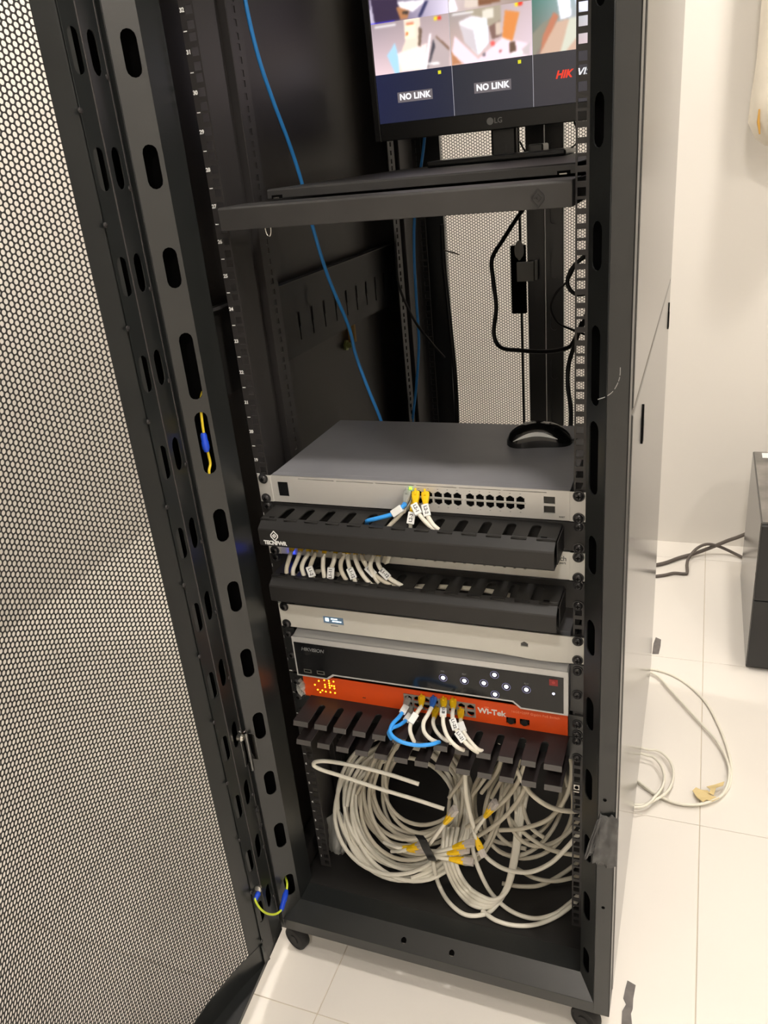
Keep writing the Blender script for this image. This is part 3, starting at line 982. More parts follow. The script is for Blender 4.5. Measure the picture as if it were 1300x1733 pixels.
for n, d in ((12, (0.009,)), (11, (0.012,))):
    screws(nv, n, -0.0026, ds=d)

# ---- orange switch
zc = uz(10)
og = thing('poe_switch', 'orange fronted switch with amber lamp matrix and coloured patch cables', 'network switch', (0, 0.12, zc - 0.022))
zb_, zt_ = 0.5215, 0.5665
PX3 = [-0.0325 + 0.0146 * k for k in range(8)]
loops = [rect(-0.2195, 0.2185, zb_, zt_)]
for x in PX3:
    loops.append(rj_loop(x, 0.5515, 1))
    loops.append(rj_loop(x, 0.5385, -1))
SF = [P(865, 1219.5, Y=-0.002), P(888, 1222.5, Y=-0.002)]
for q in SF:
    loops.append(rect(q.x - 0.0075, q.x + 0.0075, q.z - 0.0055, q.z + 0.0055))
face(og, loops, -0.002, M_ORANGE)
for x in PX3:
    for d in (0.5515, 0.5385):
        obj('port', CAVITY, M_DARK, og, (x, -0.002, d))
loops = [rect(-0.0405, 0.0775, 0.5320, 0.5580)]
for x in PX3:
    loops.append(rj_loop(x, 0.5515, 1))
    loops.append(rj_loop(x, 0.5385, -1))
face(og, loops, -0.0032, M_PORTGREY, 0.0012, 'port_block')
for q in SF:
    f_ = obj('fibre_port', MB().box(q.x - 0.0074, q.x + 0.0074, 0.001, 0.01, q.z - 0.0054, q.z + 0.0054), M_DARK, og)
    obj('dust_plug', MB().lathe([(0.0052, -0.0026), (0.0058, -0.0012), (0.0058, 0.003)], q, (0, 1, 0), 14), M_RUBBER, f_)
obj('body', MB().box(-0.2195, 0.2185, 0.0125, 0.25, zb_, zt_), M_BLACK, og)
for (cx, cz, pat) in ((541, 1162, ('..#.', '....', '#...', '....', '.#.#', '..#.')), (558, 1162, ('#.#.#', '..#..', '#.###', '#.#.#', '.....', '#.#.#'))):
    q0 = P(cx, cz, Y=-0.0022)
    for r_, row in enumerate(pat):
        for c_, ch in enumerate(row):
            if ch == '#':
                x, z = q0.x + (c_ - 2) * 0.0042, q0.z + (2.5 - r_) * 0.0046
                obj('lamp_dot', MB().lathe([(0.0013, 0.0003), (0.0013, -0.0004)], (x, -0.0022, z), (0, 1, 0), 8), M_LEDO, og)
q = P(616.5, 1181, Y=-0.0022)
obj('reset_mark', MB().box(q.x - 0.0028, q.x + 0.0028, -0.0023, -0.002, q.z - 0.0007, q.z + 0.0007), M_INK, og)
text(og, 'Wi-Tek', 0.0138, P(832, 1205.5, Y=-0.0022), M_PRINTW, bold=0.0004)
text(og, '16GE+2SFP Gigabit PoE Switch', 0.0058, P(906, 1210, Y=-0.0022), mat('pale_print', (246, 150, 110), 0.5))
text(og, '.com', 0.004, P(823, 1197, Y=-0.0022), mat('pale_print', (246, 150, 110), 0.5))
for s in (-1, 1):
    a, b = sorted((s * 0.2195, s * 0.2425))
    obj('ear', MB().box(a, b, -0.0025, -0.0005, uz(10) - 0.0212, uz(10) + 0.018), M_BLACK, og, bevel=0.0006)
screws(og, 10, -0.0026, ds=(0.003, -0.0159))
# crumpled clear film at the corner of the orange switch
o = MB()
n_ = 7
g = [[Vector((-0.232 + 0.015 * i / (n_ - 1) + 0.002 * math.sin(j * 2.1 + i), -0.005 + 0.004 * math.sin(i * 1.7 + j * 1.3), 0.5235 + 0.034 * j / (n_ - 1))) for i in range(n_)] for j in range(n_)]
for j in range(n_ - 1):
    for i in range(n_ - 1):
        o.add([g[j][i], g[j][i + 1], g[j + 1][i + 1], g[j + 1][i]], [(0, 1, 2, 3)])
obj('clear_film', o, M_BAG, og)

# ================================================================ SHELF, MONITOR, MOUSE
sh = thing('rack_shelf', 'dark grey pull-out rack shelf with embossed diamond under the monitor', 'shelf', (0, 0.3, 1.272))
o = MB().prism([(-0.020, 1.2728), (-0.0205, 1.2985), (-0.0185, 1.3012), (0.052, 1.3012), (0.052, 1.2998), (-0.0175, 1.2998), (-0.0190, 1.2980), (-0.0185, 1.2728)], lambda p, q, r: (r, p, q), -0.2252, 0.2252)
lip = obj('front_lip', o, M_SHELF, sh, bevel=0.0008)
q = P(910, 335, Y=-0.0205)
diamond(sh, q.x, q.z - 0.001, -0.0215, 0.0092, mat('emblem_relief_shade', (30, 30, 30), 0.35), 'embossed_emblem', 0.0013)  # raised lines painted darker than the shelf, as relief shade
obj('back_wall', MB().box(-0.2235, 0.2235, 0.70, 0.7015, 1.2728, 1.3135), M_SHELF, sh)
obj('base_sheet', MB().box(-0.2235, 0.2235, -0.0185, 0.70, 1.2728, 1.2745), M_SHELF, sh)
for s in (-1, 1):
    a, b = sorted((s * 0.2235, s * 0.2252))
    obj('side_wall', MB().box(a, b, -0.018, 0.72, 1.2728, 1.2998), M_SHELF, sh)
o = MB().prism([(0.095, 1.3025), (0.0955, 1.3130), (0.098, 1.3150), (0.70, 1.3150), (0.70, 1.3135), (0.1, 1.3135), (0.0972, 1.3115), (0.0968, 1.3025)], lambda p, q, r: (r, p, q), -0.2125, 0.2125)
trayo = obj('sliding_tray', o, M_SHELF, sh, bevel=0.0006)
for x0 in (-0.205, 0.190):
    c = obj('slide_catch', MB().box(x0, x0 + 0.016, 0.0935, 0.096, 1.3025, 1.3070), M_DARK, trayo)
    obj('catch_spring', MB().box(x0 + 0.003, x0 + 0.012, 0.092, 0.0936, 1.3027, 1.3042), M_STEEL, c)
o = MB()
q = P(455, 396, Y=-0.01)
o.tube(sm([q + Vector((-0.004, 0, 0.012)), q + Vector((-0.0035, 0, 0.002)), q + Vector((0, 0, -0.003)), q + Vector((0.0035, 0, 0.002)), q + Vector((0.004, 0, 0.012))], 5), 0.0008, 6)
obj('wire_loop', o, M_STEEL, sh)

myaw, mtilt = 0.0454, -0.0397
mr = Vector((math.cos(myaw), math.sin(myaw), 0))
mn = Vector((-math.sin(myaw), math.cos(myaw), 0))
mu = Vector((0, 0, 1)) * math.cos(mtilt) + mn * math.sin(mtilt)
mw = mr.cross(mu)                       # towards the viewer is +mw? (right x up)
if mw.y > 0:
    mw = -mw
MO = Vector((-0.2266, 0.6074, 1.3982))
SWID, SHGT = 0.434, 0.434 * 0.5625


def mp(u, v, w=0.0):
    return MO + mr * u + mu * v + mw * w


mon = thing('monitor', 'black flat computer monitor showing a grid of security camera views', 'monitor', (0.0, 0.62, 1.315))
o = MB()


def mbox(o, u0, u1, v0, v1, w0, w1):
    c = mp((u0 + u1) / 2, (v0 + v1) / 2, (w0 + w1) / 2)
    return o.obox(c, mr * ((u1 - u0) / 2), mu * ((v1 - v0) / 2), mw * ((w1 - w0) / 2))


B, BB = 0.0125, 0.0305
mbox(o, -B, 0, -BB, SHGT + B, -0.02, 0.003)
mbox(o, SWID, SWID + B, -BB, SHGT + B, -0.02, 0.003)
mbox(o, 0, SWID, -BB, 0, -0.02, 0.003)
mbox(o, 0, SWID, SHGT, SHGT + B, -0.02, 0.003)
obj('bezel', o, M_MONITOR, mon, bevel=0.0015)
o = MB()
mbox(o, -B + .004, SWID + B - .004, -BB + .004, SHGT + B - .004, -0.032, -0.018)
mbox(o, 0.1, SWID - 0.1, 0.02, SHGT - 0.03, -0.05, -0.03)
obj('back_shell', o, M_MONITOR, mon, bevel=0.004)
o = MB()
mbox(o, 0, SWID, 0, SHGT, -0.004, -0.0005)
scr = obj('screen', o, mat('screen_off', (14, 14, 20), 0.25), mon)
NK = SWID * 0.5 + 0.012
o = MB()
nb = mp(NK, -0.05, -0.035)
o.obox(Vector((nb.x, nb.y, (1.322 + mp(0, 0.06).z) / 2)), mr * 0.0235, mn * 0.011, Vector((0, 0, (mp(0, 0.06).z - 1.322) / 2)))
obj('neck', o, M_MONITOR, mon, bevel=0.004)
o = MB()
o.obox(Vector((nb.x, nb.y - 0.02, 1.3205)), mr * 0.125, mn * 0.085, Vector((0, 0, 0.0055)))
obj('stand_base', o, M_MONITOR, mon, bevel=0.004)
text(mon, 'LG', 0.0125, mp(SWID * 0.5 + 0.0085, -BB * 0.5, 0.0032), mat('logo_grey', (150, 150, 148), 0.4), eu=mr, ev=mu, bold=0.0002)
o = MB().lathe([(0.0062, 0.003), (0.0062, 0.0034)], mp(SWID * 0.5 - 0.0065, -BB * 0.5, 0), mw, 24)
obj('logo_disc', o, mat('logo_grey', (150, 150, 148), 0.4), mon)

# pictures on the screen: a grid of emitted colours, three by three views
M_PIC = bpy.data.materials.new('screen_picture')
M_PIC.use_nodes = True
_nt = M_PIC.node_tree
_b = _nt.nodes['Principled BSDF']
_b.inputs['Base Color'].default_value = (0.01, 0.01, 0.01, 1)
_b.inputs['Roughness'].default_value = 0.3
_at = _nt.nodes.new('ShaderNodeAttribute')
_at.attribute_name = 'pic'
_nt.links.new(_at.outputs['Color'], _b.inputs['Emission Color'])
_b.inputs['Emission Strength'].default_value = 1.35

GW, GH = 112, 63


def paint(base, polys):
    """base: four corner colours (bottom-left, bottom-right, top-left, top-right); polys: (points, colour) in 0..1"""
    u, v = np.meshgrid((np.arange(GW) + .5) / GW, (np.arange(GH) + .5) / GH)
    bl, br, tl, tr = [np.array(c, float) for c in base]
    im = ((1 - u) * (1 - v))[..., None] * bl + (u * (1 - v))[..., None] * br + ((1 - u) * v)[..., None] * tl + (u * v)[..., None] * tr
    for pts, c in polys:
        ins = np.zeros(u.shape, bool)
        n = len(pts)
        for i in range(n):
            x1_, y1_ = pts[i]
            x2_, y2_ = pts[(i + 1) % n]
            if y1_ == y2_:
                continue
            cond = ((y1_ > v) != (y2_ > v)) & (u < (x2_ - x1_) * (v - y1_) / (y2_ - y1_) + x1_)
            ins ^= cond
        im[ins] = c
    for _ in range(4):
        k = np.pad(im, ((1, 1), (1, 1), (0, 0)), mode='edge')
        im = (k[1:-1, 1:-1] * 2 + k[:-2, 1:-1] + k[2:, 1:-1] + k[1:-1, :-2] + k[1:-1, 2:]) / 6
    return im


def view(c, r, im):
    cw, chh = SWID / 3, SHGT / 3
    us = c * cw + cw * np.arange(GW + 1) / GW
    vs = r * chh + chh * np.arange(GH + 1) / GH
    V = [tuple(mp(a, b, 0.0001)) for b in vs for a in us]
    F = [(j * (GW + 1) + i, j * (GW + 1) + i + 1, (j + 1) * (GW + 1) + i + 1, (j + 1) * (GW + 1) + i) for j in range(GH) for i in range(GW)]
    me = bpy.data.meshes.new('camera_view')
    me.from_pydata(V, [], F)
    at = me.color_attributes.new('pic', 'FLOAT_COLOR', 'CORNER')
    x = im / 255.0
    x = np.where(x <= 0.04045, x / 12.92, ((x + 0.055) / 1.055) ** 2.4)
    colr = np.concatenate([x.reshape(-1, 3), np.ones((GW * GH, 1))], 1)
    at.data.foreach_set('color', np.repeat(colr, 4, axis=0).astype(np.float32).ravel())
    obj('camera_view', me, M_PIC, scr)


def zq(T, TR, BL):
    """pixels of an enlarged crop to 0..1 inside a view"""
    T, TR, BL = map(np.array, (T, TR, BL))
    A = np.linalg.inv(np.stack([TR - T, BL - T], 1).astype(float))

    def f(*pts):
        out = []
        for p_ in pts:
            a, b = A @ (np.array(p_) - T)
            out.append((a, 1 - b))
        return out
    return f


dark0 = [(34, 36, 62)] * 4
view(0, 0, paint([(26, 30, 56), (30, 33, 50), (26, 30, 58), (30, 33, 50)], []))
view(1, 0, paint([(36, 37, 47), (40, 40, 47), (34, 36, 46), (42, 41, 47)], []))
view(2, 0, paint([(44, 42, 48), (47, 45, 50), (44, 43, 48), (52, 49, 54)], []))
z = zq((25, 138), (465, 75), (55, 428))
view(0, 1, paint([(216, 190, 196), (206, 182, 180), (150, 136, 142), (168, 150, 150)], [
    (z((215, 105), (305, 95), (310, 240), (370, 385), (160, 405), (225, 230)), (226, 208, 190)),
    (z((225, 140), (275, 132), (285, 210), (225, 218)), (250, 236, 200)),
    (z((228, 130), (272, 122), (272, 134), (228, 142)), (205, 120, 90)),
    (z((228, 180), (240, 178), (240, 198), (228, 200)), (200, 90, 40)),
    (z((175, 300), (350, 240), (345, 385), (210, 400)), (238, 218, 214)),
    (z((122, 312), (165, 240), (182, 290), (196, 408), (170, 412)), (160, 200, 226)),
    (z((300, 150), (320, 160), (315, 258), (300, 255)), (110, 90, 76)),
    (z((362, 190), (372, 186), (352, 386), (340, 388)), (250, 244, 250)),
    (z((385, 200), (478, 270), (482, 372), (352, 388)), (176, 160, 160)),
    (z((384, 215), (398, 256), (372, 350), (358, 382)), (70, 66, 74)),
    (z((398, 196), (478, 262), (478, 280), (398, 208)), (120, 92, 76)),
    (z((385, 95), (402, 92), (402, 112), (385, 115)), (236, 210, 30)),
    (z((404, 92), (423, 90), (423, 110), (404, 112)), (210, 50, 36)),
    (z((45, 150), (170, 132), (170, 140), (45, 160)), (230, 226, 226)),
    (z((360, 352), (425, 345), (425, 356), (360, 362)), (240, 236, 236)),
]))
z = zq((465, 75), (938, 8), (483, 370))
view(1, 1, paint([(206, 170, 160), (210, 190, 200), (150, 140, 136), (186, 166, 170)], [
    (z((560, 62), (765, 25), (770, 170), (690, 140), (620, 100)), (160, 148, 130)),
    (z((660, 60), (725, 48), (728, 100), (664, 110)), (214, 206, 192)),
    (z((500, 200), (640, 330), (780, 210), (936, 240), (938, 308), (560, 358), (485, 300)), (232, 208, 218)),
    (z((525, 125), (600, 90), (690, 105), (700, 240), (640, 310), (560, 240)), (226, 220, 226)),
    (z((530, 140), (610, 170), (640, 305), (560, 240)), (196, 186, 190)),
    (z((610, 130), (690, 108), (700, 240), (640, 308)), (222, 228, 236)),
    (z((480, 290), (540, 355), (486, 368)), (176, 120, 84)),
    (z((790, 60), (872, 70), (838, 228), (778, 208)), (206, 128, 66)),
    (z((700, 150), (760, 115), (775, 200), (720, 220)), (120, 92, 84)),
    (z((735, 130), (765, 122), (770, 190), (742, 196)), (196, 176, 160)),
    (z((710, 235), (725, 225), (740, 235), (735, 255), (715, 258)), (220, 90, 86)),
    (z((820, 235), (855, 228), (860, 285), (822, 292)), (96, 72, 60)),
    (z((765, 278), (778, 276), (778, 288), (765, 290)), (150, 70, 70)),
    (z((668, 295), (682, 292), (682, 312), (668, 314)), (110, 100, 110)),
    (z((845, 20), (862, 18), (862, 38), (845, 40)), (236, 210, 30)),
    (z((864, 18), (886, 15), (886, 36), (864, 38)), (214, 50, 36)),
    (z((485, 82), (610, 62), (610, 72), (485, 92)), (230, 226, 226)),
    (z((832, 290), (898, 282), (898, 292), (832, 300)), (246, 240, 240)),
    (z((895, 270), (938, 230), (938, 305), (900, 300)), (190, 176, 178)),
]))
z = zq((938, 8), (1420, -62), (942, 305))
view(2, 1, paint([(120, 104, 96), (240, 214, 224), (70, 110, 100), (226, 226, 246)], [
    (z((940, 190), (1000, 130), (1060, 90), (1010, 220), (960, 300), (942, 305)), (128, 124, 110)),
    (z((1060, 70), (1090, 90), (1040, 200), (985, 298), (1000, 200)), (176, 112, 86)),
    (z((1080, 0), (1150, -10), (1160, 90), (1100, 110)), (238, 236, 246)),
    (z((1080, 120), (1195, 95), (1195, 280), (985, 298), (1030, 210)), (190, 160, 140)),
    (z((1150, 100), (1195, 95), (1195, 200), (1130, 280), (1100, 284)), (196, 196, 180)),
    (z((1170, -20), (1420, -60), (1420, 100), (1200, 60)), (216, 218, 244)),
]))
z = zq((5, -150), (455, -225), (25, 138))
view(0, 2, paint([(52, 40, 66), (214, 204, 224), (90, 80, 90), (200, 190, 200)], [
    (z((20, 0), (180, -10), (200, 105), (45, 130), (28, 130)), (54, 42, 64)),
    (z((18, 0), (26, 0), (48, 128), (26, 134)), (180, 170, 190)),
    (z((175, 40), (260, 20), (240, 98), (200, 105)), (170, 116, 78)),
    (z((180, 10), (340, -5), (335, 10), (270, 60), (200, 40)), (236, 228, 232)),
    (z((210, 60), (245, 55), (245, 72), (212, 76)), (58, 50, 46)),
    (z((300, 85), (340, 0), (360, 0), (325, 75), (312, 90)), (50, 50, 86)),
    (z((25, 133), (465, 68), (465, 75), (25, 139)), (70, 60, 230)),
]))
z = zq((455, -225), (935, -290), (465, 75))
view(1, 2, paint([(196, 178, 176), (140, 120, 110), (200, 190, 190), (190, 180, 180)], [
    (z((470, 0), (500, 0), (520, 60), (468, 70)), (240, 236, 248)),
    (z((560, 0), (660, 0), (640, 40), (560, 50)), (206, 190, 178)),
    (z((640, 0), (760, -10), (770, 16), (640, 36)), (120, 80, 56)),
]))
view(2, 2, paint([(90, 88, 84), (110, 100, 96), (150, 140, 136), (160, 150, 140)], []))
M_SCRW = mat('screen_white', (240, 240, 244), emit=1.0)
M_SCRG = mat('screen_grey', (110, 104, 108), emit=0.8)
cw, chh = SWID / 3, SHGT / 3
for c in (0, 1):
    o = MB()
    mbox(o, cw * (c + .5) - 0.0335, cw * (c + .5) + 0.0335, chh * .5 - 0.0085, chh * .5 + 0.0085, 0.0002, 0.0004)
    nl = obj('caption_box', o, M_SCRG, scr)
    text(scr, 'NO LINK', 0.0140, mp(cw * (c + .5), chh * .5, 0.0006), M_SCRW, eu=mr, ev=mu, bold=0.0005, space=1.05)
    o = MB()
    mbox(o, cw * (c + .84) - 0.0028, cw * (c + .84) + 0.0028, chh * .905 - 0.0028, chh * .905 + 0.0028, 0.0002, 0.0004)
    obj('yellow_icon', o, mat('screen_yellow', (214, 210, 40), emit=0.9), scr)
text(scr, 'HIK', 0.0170, mp(cw * 2.25 + 0.0165, chh * .56, 0.0006), mat('screen_red', (230, 60, 40), emit=1.0), eu=mr, ev=mu, bold=0.0005, shear=0.3)
text(scr, 'VISION', 0.0170, mp(cw * 2.25 + 0.0655, chh * .56, 0.0006), M_SCRW, eu=mr, ev=mu, bold=0.0003, shear=0.3)
for c in (1, 2):
    o = MB()
    mbox(o, cw * c - 0.0004, cw * c + 0.0004, 0, SHGT, 0.0002, 0.0004)
    obj('grid_line', o, mat('screen_line', (176, 176, 184), emit=0.8), scr)

# mouse on the grey switch
ms = thing('computer_mouse', 'glossy black mouse with a silver side streak on the grey switch lid', 'mouse', (0.147, 0.178, uz(18) + 0.0212))
ZM = uz(18) + 0.0214
n1, n2 = 22, 28
o = MB()
vs, fs = [], []
md = Vector((0.98, 0.2, 0))
msd = Vector((-0.2, 0.98, 0))
mc = Vector((0.148, 0.180, ZM))


def mouse_pt(t, a, k=1.0):
    """t along the body 0..1 from palm end, a around the top half"""
    wd = 0.0285 * (1 - abs(2 * t - 1) ** 3.2) ** 0.42 * (0.92 + 0.1 * math.cos(2 * math.pi * t))
    ht = (0.033 * math.sin(math.pi * min(1, (t * 0.86 + 0.10))) ** 0.62) * (1 - abs(2 * t - 1) ** 6) ** 0.3
    ca, sa = math.cos(a), math.sin(a)
    return mc + md * ((t - 0.5) * 0.099) + msd * (wd * k * (abs(ca) ** 0.75) * (1 if ca >= 0 else -1)) + Vector((0, 0, max(0.0, ht * k * (abs(sa) ** 0.8))))


for i in range(n1 + 1):
    t = 0.004 + 0.992 * i / n1
    for j in range(n2 + 1):
        vs.append(mouse_pt(t, math.pi * j / n2))
for i in range(n1):
    for j in range(n2):
        a = i * (n2 + 1) + j
        fs.append((a, a + 1, a + n2 + 2, a + n2 + 1))
o.add(vs, fs + [tuple(range(n2 + 1)), tuple(range(n1 * (n2 + 1), (n1 + 1) * (n2 + 1)))])
o.smooth = True
obj('shell', o, M_MOUSE, ms)
o = MB()
A0, A1 = [], []
for i in range(15):
    t = 0.10 + 0.66 * i / 14
    k = math.sin(math.pi * i / 14)
    ac = math.pi - 0.40 - 0.16 * math.sin(math.pi * (i / 14) ** 0.9)
    hw = 0.012 + 0.095 * k ** 0.8
    A0.append(mouse_pt(t, ac - hw, 1.06))
    A1.append(mouse_pt(t, ac + hw, 1.06))
for i in range(14):
    o.add([A0[i], A1[i], A1[i + 1], A0[i + 1]], [(0, 1, 2, 3)])
o.smooth = True
obj('silver_streak', o, mat('silver_plastic', (205, 205, 202), 0.45), ms)
cpts = [mouse_pt(0.99, math.pi / 2) - Vector((0, 0, 0.004)) + md * 0.001, Vector((0.206, 0.193, ZM + 0.006)), Vector((0.222, 0.186, ZM + 0.004)), Vector((0.238, 0.165, ZM + 0.003)), Vector((0.25, 0.13, ZM - 0.01)), Vector((0.26, 0.10, ZM - 0.06))]
obj('cord', MB().tube(sm(cpts, 6), 0.0017, 8), M_CBLACK, ms)

# ================================================================ CABLES
def tube_obj(name, pts, r, m, parent=None, k=8, n=10):
    return obj(name, MB().tube(sm(pts, k), r, n), m, parent)


def along(pts, d):
    """point and direction at distance d along a polyline"""
    acc = 0.0
    for a, b in zip(pts[:-1], pts[1:]):
        l = (b - a).length
        if acc + l >= d and l > 0:
            return a + (b - a) * ((d - acc) / l), (b - a).normalized()
        acc += l
    return pts[-1], (pts[-1] - pts[-2]).normalized()


def plug_on(parent, tip, d, boot_m, r=0.003, plug=True, scale=1.0):
    """boot, plug and contacts on a cable whose end is at tip, pointing along d"""
    d = Vector(d).normalized()
    a = d.cross(Vector((0, -0.4, 1))).normalized()
    b = a.cross(d)
    s = scale
    o = MB()
    rings = []
    for t, wa, wb in ((-0.026, .0032, .0032), (-0.020, .0042, .0036), (-0.012, .0056, .0040), (-0.004, .0060, .0042), (0.0, .0060, .0042)):
        c = tip + d * t * s
        rings.append([c + (a * (wa * ca) + b * (wb * cb)) * s for ca, cb in ((-1, -.6), (-.6, -1), (.6, -1), (1, -.6), (1, .6), (.6, 1), (-.6, 1), (-1, .6))])
    vs = [v for rg in rings for v in rg]
    fs = [(i * 8 + k, i * 8 + (k + 1) % 8, (i + 1) * 8 + (k + 1) % 8, (i + 1) * 8 + k) for i in range(4) for k in range(8)]
    fs += [tuple(range(8)), tuple(range(32, 40))]
    o.add(vs, fs)
    o.obox(tip + d * (-0.003 * s) + b * (0.0050 * s), a * 0.0016 * s, b * 0.0011 * s, d * 0.007 * s)
    bt = obj('boot', o, boot_m, parent, bevel=0.0004)
    if plug:
        o = MB().obox(tip + d * 0.0085 * s, a * 0.0058 * s, b * 0.0040 * s, d * 0.0085 * s)
        o.obox(tip + d * 0.006 * s + b * 0.0056 * s, a * 0.0022 * s, b * 0.0006 * s, d * 0.009 * s)
        pl = obj('plug', o, M_PLUG, parent, bevel=0.0005)
        o = MB().obox(tip + d * 0.0135 * s - b * 0.0034 * s, a * 0.0046 * s, b * 0.0009 * s, d * 0.0032 * s)
        obj('contacts', o, M_CONTACT, pl)
    return bt


def label_on(parent, c, d, t=None, L=0.017, w=0.0052, towards=(0.25, -0.75, 0.55), m=None):
    """paper flag wrapped on a cable at c running along d"""
    d = Vector(d).normalized()
    f = Vector(towards)
    f = (f - d * f.dot(d)).normalized()
    a = f.cross(d).normalized()
    o = MB().obox(c + f * 0.0012, d * (L / 2), a * w, f * 0.0032)
    lb = obj('label', o, m or M_LABEL, parent, bevel=0.001)
    if t:
        e = d if d.x > 0 or abs(d.x) < 0.2 and d.z > 0 else -d
        text(lb, t, 0.0064, c + f * 0.0046, M_INK, eu=e, ev=f.cross(e), bold=0.00015)
    return lb


def patch(label, pts, boot, jacket, r=0.0030, group=None, labels=(), plug_in=True, blen=0.024, cat='cable', name='patch_cable'):
    """patch cable: first point at the socket face; boot covers the first stretch"""
    pts = [Vector(p) for p in pts]
    sp = sm(pts, 8)
    t = thing(name, label, cat, sp[-1], group)
    p0, d0 = along(sp, blen)
    dd = (sp[0] - p0).normalized()
    obj('jacket', MB().tube([p0 - dd * 0.004] + [q for i, q in enumerate(sp) if sum((sp[j + 1] - sp[j]).length for j in range(i)) > blen], r, 10), jacket, t)
    if boot:
        plug_on(t, sp[0], dd, boot, plug=False, scale=blen / 0.026)
    for d, tx in labels:
        c, dr = along(sp, d)
        label_on(t, c, dr, tx)
    return t


def pp(*pts):
    return [P(x, y, Y=yy) for x, y, yy in pts]


# cables of the grey-lidded switch
g1 = 'patch cables of the grey-lidded switch'
patch('blue patch cable with grey boot leaving the grey-lidded switch', pp((690, 833, -0.004), (688, 846, -0.022), (680, 859, -0.030), (664, 870, -0.034), (640, 877, -0.036), (624, 881, -0.034), (620, 884, -0.026), (622, 892, -0.02)), M_GBOOT, M_CBLUE, 0.0031, g1, ((0.040, None),))
patch('cream patch cable with clear boot beside the blue one', pp((693, 845, -0.004), (690, 856, -0.02), (680, 868, -0.028), (668, 881, -0.033), (657, 893, -0.036), (650, 903, -0.034)), M_GBOOT, M_CBEIGE, 0.0031, g1)
patch('white patch cable with yellow boot next to the green lamp', pp((704, 834, -0.004), (704, 846, -0.020), (703, 858, -0.028), (711, 872, -0.034), (724, 887, -0.038), (741, 901, -0.040), (750, 910, -0.036)), M_YBOOT, M_CWHITE, 0.0032, g1, ((0.032, 'L2-1'),))
patch('white patch cable with yellow boot nearest the empty sockets', pp((720, 835, -0.004), (721, 847, -0.020), (720, 858, -0.027), (724, 873, -0.033), (733, 888, -0.038), (744, 898, -0.040), (752, 908, -0.034)), M_YBOOT, M_CWHITE, 0.0032, g1, ((0.032, 'L2-2'),))
patch('white patch cable with a broad paper label hanging straight down', pp((703, 849, -0.006), (700, 860, -0.018), (697, 872, -0.03), (695, 885, -0.034), (694, 900, -0.034), (694, 910, -0.03)), M_YBOOT, M_CWHITE, 0.0030, g1, ((0.030, 'L2-3'),))

# the dozen white cables between the hidden switch and the plain manager
rows = [((493, 936), (489, 947), (485, 962), (486, 976), (489, 990), 'L1-1'), ((508, 936), (502, 950), (496, 965), (497, 978), (500, 990), None),
        ((522, 937), (515, 948), (511, 960), (515, 974), (521, 990), 'L1-13'), ((534, 937), (528, 950), (525, 962), (529, 975), (533, 991), 'L1-2'),
        ((549, 938), (547, 950), (547, 962), (549, 976), (549, 992), 'L1-10'), ((568, 938), (565, 950), (561, 962), (560, 976), (560, 993), 'L1-11'),
        ((583, 938), (577, 952), (578, 966), (586, 981), (597, 994), 'L1-3'), ((590, 939), (590, 953), (594, 967), (600, 981), (604, 995), 'L1-12'),
        ((602, 940), (604, 953), (611, 968), (622, 983), (637, 997), 'L1-4'), ((614, 940), (617, 952), (628, 967), (650, 984), (680, 999), 'L1-5'),
        ((632, 941), (628, 950), (627, 959), (631, 970), (640, 985), None), ((641, 943), (641, 956), (650, 970), (664, 982), (682, 993), 'L1-12')]
ORD = 'first second third fourth fifth sixth seventh eighth ninth tenth eleventh last'.split()
for k, (a, b, c, d, e, tx) in enumerate(rows):
    pts = pp((a[0] + 2, a[1] - 13, -0.003), (a[0] - 1, a[1] + 1, -0.024), (*b, -0.032), (*c, -0.038), (*d, -0.041), (*e, -0.040))
    pts.append(pts[-1] + Vector((0.004, 0.006, -0.012)))
    patch(ORD[k] + ' white patch cable counted from the blue lamp of the half-hidden switch', pts, M_YBOOT, M_CWHITE if k % 3 else M_CBEIGE, 0.0034, 'white cables of the half-hidden switch',
          ((0.050, tx),) if tx and k % 2 else (), blen=0.020)
zd = uz(15) - 0.005
for k, (lb, y_, z_) in enumerate((('beige cable lying deepest inside the plain cable manager', -0.018, 0.004), ('beige cable lying midway inside the plain cable manager', -0.030, 0.000), ('beige cable lying at the cover inside the plain cable manager', -0.042, -0.005))):
    pts = [Vector((-0.19 + 0.03 * i, y_ + 0.004 * math.sin(i * 1.3 + k), zd + z_ + 0.006 * math.sin(i * 0.9 + 2 * k))) for i in range(12)]
    tag(obj('network_cable', MB().tube(sm(pts, 4), 0.0036, 8), M_CBEIGE), lb, 'cable', 'cables inside the plain manager')
t = thing('loose_plug', 'white unplugged cable end poking out beside the last white cable', 'cable', P(655, 945, Y=-0.02))
obj('plug_body', MB().obox(P(655, 944, Y=-0.02), Vector((0.004, -.004, 0.0)), Vector((0.002, 0.003, 0.0065)), Vector((0.002, 0.003, 0))), M_CWHITE, t, bevel=0.0008)
obj('jacket', MB().tube(sm([P(655, 938, Y=-0.012), P(655, 932, Y=-0.006), P(655, 928, Y=0.0)], 4), 0.003), M_CWHITE, t)

